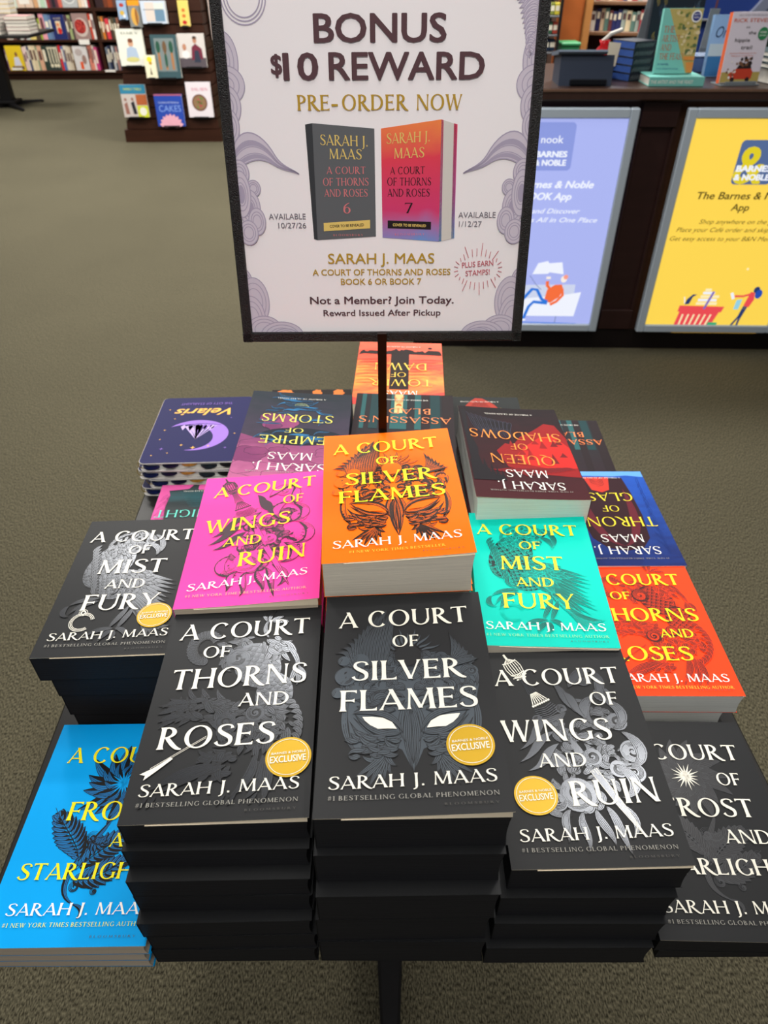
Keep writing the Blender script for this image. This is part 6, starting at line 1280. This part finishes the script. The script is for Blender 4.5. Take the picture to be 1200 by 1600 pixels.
rows = {
 'bottom': (.1188, [(70, 82, (110, 80, 130), .85), (82, 245, (222, 190, 40), 1, 'F1'), (247, 272, (226, 196, 190), .95), (272, 292, (222, 206, 196), .98), (292, 312, (44, 56, 100), .96), (312, 346, (222, 206, 170), 1), (346, 376, (214, 196, 160), 1), (376, 392, (130, 150, 120), .96), (392, 436, (206, 160, 130), 1), (436, 478, (46, 60, 52), .98), (480, 596, (52, 60, 56), 1, 'F2'), (598, 622, (196, 46, 52), 1), (622, 648, (76, 104, 160), .96), (650, 674, (212, 202, 184), .99), (674, 700, (206, 194, 172), .97), (700, 720, (198, 182, 160), .95), (720, 736, (110, 86, 56), .95), (738, 880, (206, 202, 200), .97, 'F3'), (884, 906, (214, 130, 110), 1.02), (906, 926, (222, 140, 116), 1.0), (926, 944, (228, 216, 206), .99), (944, 974, (196, 64, 120), .92), (1020, 1044, (150, 46, 92), .86), (1044, 1060, (130, 70, 100), .84), (1060, 1082, (110, 118, 130), .92), (1082, 1102, (40, 48, 76), .98), (1102, 1120, (34, 34, 40), .98), (1120, 1136, (206, 206, 206), .97), (1136, 1156, (90, 96, 104), .94), (1156, 1176, (170, 120, 110), .95), (1176, 1200, (60, 70, 90), .95)]),
 'middle': (.4898, [(56, 84, (214, 190, 170), .55), (84, 120, (206, 196, 180), .5), (120, 150, (110, 76, 70), .6), (150, 190, (44, 36, 40), .6), (190, 226, (206, 206, 196), .6), (226, 250, (90, 40, 50), .6), (250, 292, (206, 212, 206), .62), (292, 350, (226, 204, 120), .7), (350, 400, (80, 66, 50), .8), (400, 420, (150, 170, 60), .9), (420, 466, (222, 150, 160), 1.1), (466, 512, (100, 128, 160), 1.08), (512, 535, (90, 110, 150), 1.06), (537, 670, (36, 44, 96), 1.06, 'F4'), (672, 694, (70, 40, 70), 1.05), (694, 724, (150, 160, 110), 1.04), (724, 740, (70, 60, 60), 1.0), (742, 898, (150, 124, 118), 1.12, 'F5'), (900, 924, (190, 70, 50), 1.1), (924, 950, (222, 212, 206), 1.08), (972, 992, (110, 84, 60), .96), (992, 1020, (120, 96, 66), .98), (1020, 1044, (206, 120, 44), .96), (1044, 1058, (90, 60, 50), .95), (1058, 1096, (210, 60, 70), .88), (1096, 1120, (70, 50, 46), .95), (1120, 1142, (96, 84, 60), .92), (1142, 1170, (60, 66, 60), .92), (1170, 1200, (140, 90, 70), .92)]),
 'upper': (.8558, [(0, 40, (196, 206, 200), 1), (40, 72, (70, 110, 130), 1), (72, 120, (176, 196, 180), 1), (120, 165, (196, 206, 190), 1), (168, 330, (206, 180, 160), 1.05, 'F6'), (332, 375, (196, 150, 110), 1), (375, 400, (206, 210, 196), 1), (400, 440, (170, 196, 170), 1.02), (440, 460, (196, 206, 196), 1.0), (460, 486, (150, 60, 60), 1), (486, 510, (90, 50, 60), 1), (510, 545, (40, 36, 44), .98), (545, 575, (96, 50, 60), .98), (575, 612, (196, 96, 80), 1.02), (614, 770, (170, 172, 172), 1.05, 'F7'), (772, 800, (222, 190, 160), 1.02), (800, 835, (226, 206, 190), 1), (835, 862, (222, 220, 214), 1), (862, 884, (150, 40, 50), 1), (884, 908, (206, 206, 214), 1), (940, 1020, (50, 34, 36), .95), (1020, 1060, (110, 56, 36), .96), (1060, 1110, (140, 66, 34), 1.0), (1110, 1150, (90, 60, 50), .95)])}
for rn, (zb, items) in rows.items():
    cnt = {}; H0 = .300 if rn != 'middle' else .270
    for it in items:
        c0, c1, rgb, hf = it[:4]; pyy = {'bottom': 108, 'middle': 58, 'upper': 10}[rn]
        xa, _ = at(c0/6.316+(0 if rn != 'bottom' else 2.2), pyy, BY); xb, _ = at(c1/6.316+(0 if rn != 'bottom' else 2.2), pyy, BY); w_ = xb-xa; h = min(H0*hf, .335)
        if (xa+xb)/2 < -4.008: xb = min(xb, -4.036)
        else: xa = max(xa, -3.979)
        w_ = xb-xa
        if w_ < .012: continue
        # keep clear of the divider
        if len(it) > 4:
            lab = {'F1': 'face-out yellow cookbook picturing a cook in white, bottom shelf of the far bookcase', 'F2': 'face-out dark cookbook with pale columns, bottom shelf of the far bookcase', 'F3': 'face-out white cookbook with an orange glass picture, bottom shelf of the far bookcase', 'F4': 'face-out navy cookbook with a red cup picture, middle shelf of the far bookcase', 'F5': 'face-out cookbook with a big bowl of red fruit, middle shelf of the far bookcase', 'F6': 'face-out peach cookbook on the upper shelf of the far bookcase', 'F7': 'face-out grey cookbook with a round plate, upper shelf of the far bookcase'}[it[4]]
            o, S = std_book('cookbook', lab, 'book', w_-.006, h, .03, rgb, ((xa+xb)/2, BY+.03, zb), 0, 0, 'cookbooks facing out in the far bookcase')
            m = MB(); D = Draw(S, m); D.e = .0015; hw_ = w_*500; hh = h*1000; k = it[4]
            if k == 'F1': D.disc(hw_*.2, hh*.66, hw_*.16, hh*.09, 0, 12); D.poly([(-hw_*.3, hh*.2), (-hw_*.1, hh*.55), (hw_*.4, hh*.55), (hw_*.6, hh*.2)], 1); D.rect(-hw_*.6, hw_*.8, hh*.05, hh*.18, 2); cc = inkset((130, 84, 60), (206, 206, 220), (110, 80, 60))
            elif k == 'F2': [D.rect(hw_*u-8, hw_*u+8, hh*.3, hh*.9, 0) for u in (-.6, -.1, .4, .8)]; D.rect(-hw_*.8, hw_*.95, hh*.88, hh*.94, 0); [D.disc(hw_*u, hh*.2, hw_*.25, hh*.08, 0, 12) for u in (-.5, .1, .6)]; cc = inkset((216, 206, 176),)
            elif k == 'F3': D.disc(-hw_*.2, hh*.75, hw_*.5, hh*.15, 0, 14); D.rect(-hw_*.25, hw_*.15, hh*.05, hh*.36, 1); D.disc(hw_*.4, hh*.45, hw_*.3, hh*.2, 2, 14); cc = inkset((176, 164, 160), (222, 84, 34), (150, 120, 110))
            elif k == 'F4': D.rect(-hw_*.4, hw_*.3, hh*.25, hh*.75, 0); D.e += .001; D.disc(0, hh*.36, hw_*.3, hh*.14, 1, 14); D.disc(-hw_*.1, hh*.6, hw_*.25, hh*.08, 2, 12); caps(D, 'MADE', -hw_*.6, hw_*.5, hh*.82, hh*.06, 0); cc = inkset((214, 196, 160), (196, 40, 36), (206, 130, 90))
            elif k == 'F5': D.disc(0, hh*.46, hw_*.85, hh*.36, 2, 24); D.e += .001; D.disc(-hw_*.1, hh*.5, hw_*.7, hh*.28, 0, 24); D.e += .001; [D.disc(hw_*.4*math.cos(i*2.3), hh*.5+hh*.15*math.sin(i*1.7), hw_*.18, hh*.08, 1, 9) for i in range(9)]; cc = inkset((150, 40, 38), (186, 66, 58), (196, 180, 170))
            elif k == 'F6': D.ring(0, hh*.5, hw_*.6, 6, 0, ry=hh*.2); cc = inkset((176, 130, 110),)
            else: D.ring(0, hh*.4, hw_*.75, 9, 0, ry=hh*.25); D.ring(0, hh*.4, hw_*.55, 6, 1, ry=hh*.18); cc = inkset((226, 226, 222), (110, 112, 112))
            m.build('cover_art', cc, o); continue
        n_ = cname(rgb); cnt[n_] = cnt.get(n_, 0)+1
        R = random.Random(c0); xc = (xa+xb)/2
        spine_book('cookbook', '%s-spined cookbook, %s such from the left on the %s shelf of the far bookcase' % (n_, ordn[cnt[n_]-1], rn), w_-.003, h, .22, rgb, (xc, BY+.02, zb), 'cookbooks on the %s shelf of the far bookcase' % rn, band=(.3+.2*R.random(), .7+.2*R.random()))
for i, (px_, py_, lab) in enumerate(((131, 66, 'white price card on the middle shelf edge below the red fruit bowl cookbook'), (26, 108, 'white price card on the bottom shelf edge below the yellow cookbook'), (172, 111, 'white price card on the bottom shelf edge right of the divider'))):
    x, z = at(px_, py_, BY-.02); m = MB(); m.bbox(-.075, .075, -.003, 0, -.030 if i == 0 else -.014, .030 if i == 0 else .014, .001); o = m.build('price_card', [mat('white_card', (226, 222, 214), .6)]); o.location = (x, BY-.002, z); tag(o, lab, 'price card')

# ---- second display table at the far left
lt = thing('display_table', 'black pedestal display table at the far left, stacked with books', 'table', (-4.52, 9.55, 0), rad(2))
m = MB(); m.bbox(-.9, .62, -.42, .45, TABLE-.03, TABLE, .004); m.build('tabletop', [black_lam], lt)
m = MB(); m.bbox(-.055, .085, -.06, .06, .06, TABLE-.031, .006); m.build('pedestal_post', [black_metal], lt)
m = MB(); m.bbox(-.13, .14, -.12, .12, .045, .075, .006); m.build('base_plate', [black_metal], lt)
base_feet(lt, [rad(k) for k in (-48, 48, 132, -132)], .46)
def flat_pile(cx, cy, n_, w_, l, t_, cols_, what, group, rz=0, z0=TABLE, seed=0):
    R = random.Random(seed)
    for k in range(n_):
        c_ = cols_[k % len(cols_)]
        lab = '%s, %s' % (what, 'lowest' if k == 0 else ('topmost' if k == n_-1 else ordn[n_-1-k]+' from the top'))
        m = MB(); m.bbox(-w_/2, w_/2, -l/2, l/2, t_-.003, t_, .001, 0); m.bbox(-w_/2, w_/2, -l/2, l/2, 0, .003, .001, 0); m.box(-w_/2, -w_/2+.003, -l/2, l/2, .003, t_-.003, 0); m.box(-w_/2+.003, w_/2-.002, -l/2+.003, l/2-.003, .0031, t_-.0031, 1)
        o = m.build('hardcover_book', [mat('bg_cover_%d_%d_%d' % c_, c_, .4), MC['shop_page_edges']]); o.location = (cx+R.uniform(-.004, .004), cy+R.uniform(-.004, .004), z0+k*t_); o.rotation_euler = (0, 0, rz+R.uniform(-.04, .04)); tag(o, lab, 'book', group)
flat_pile(-4.03, 9.40, 5, .25, .25, .033, [(120, 110, 116), (196, 150, 150), (90, 96, 92)], 'grey-edged hardback on the right end of the far left table', 'hardbacks at the right end of the far left table', .03, seed=1)
flat_pile(-4.33, 9.36, 5, .27, .28, .034, [(110, 120, 104), (90, 70, 80), (170, 176, 166)], 'pale-edged hardback in front on the far left table', 'hardbacks at the front of the far left table', -.06, seed=2)
flat_pile(-4.35, 9.80, 8, .20, .20, .042, [(220, 190, 110), (226, 200, 130)], 'yellow-edged hardback behind on the far left table', 'yellow hardbacks on the far left table', .02, seed=3)
flat_pile(-4.64, 9.62, 8, .24, .26, .036, [(206, 200, 190), (222, 218, 210)], 'white-edged hardback at the left on the far left table', 'white hardbacks on the far left table', .0, seed=4)
x, z = at(40, 16, 9.9); r = thing('card_stand', 'small white price card on a black stem on the far left table', 'price card', (x, 9.92, TABLE), 0)
m = MB(); m.tube([(0, 0, 0), (0, 0, .006)], .03, 14); m.build('base', [black_metal], r); m = MB(); m.tube([(0, 0, .006), (0, 0, .24)], .003, 8); m.build('stem', [black_metal], r); m = MB(); m.bbox(-.06, .06, -.002, .002, .2405, .30, .001); m.build('card', [mat('white_card', (226, 222, 214), .6)], r)
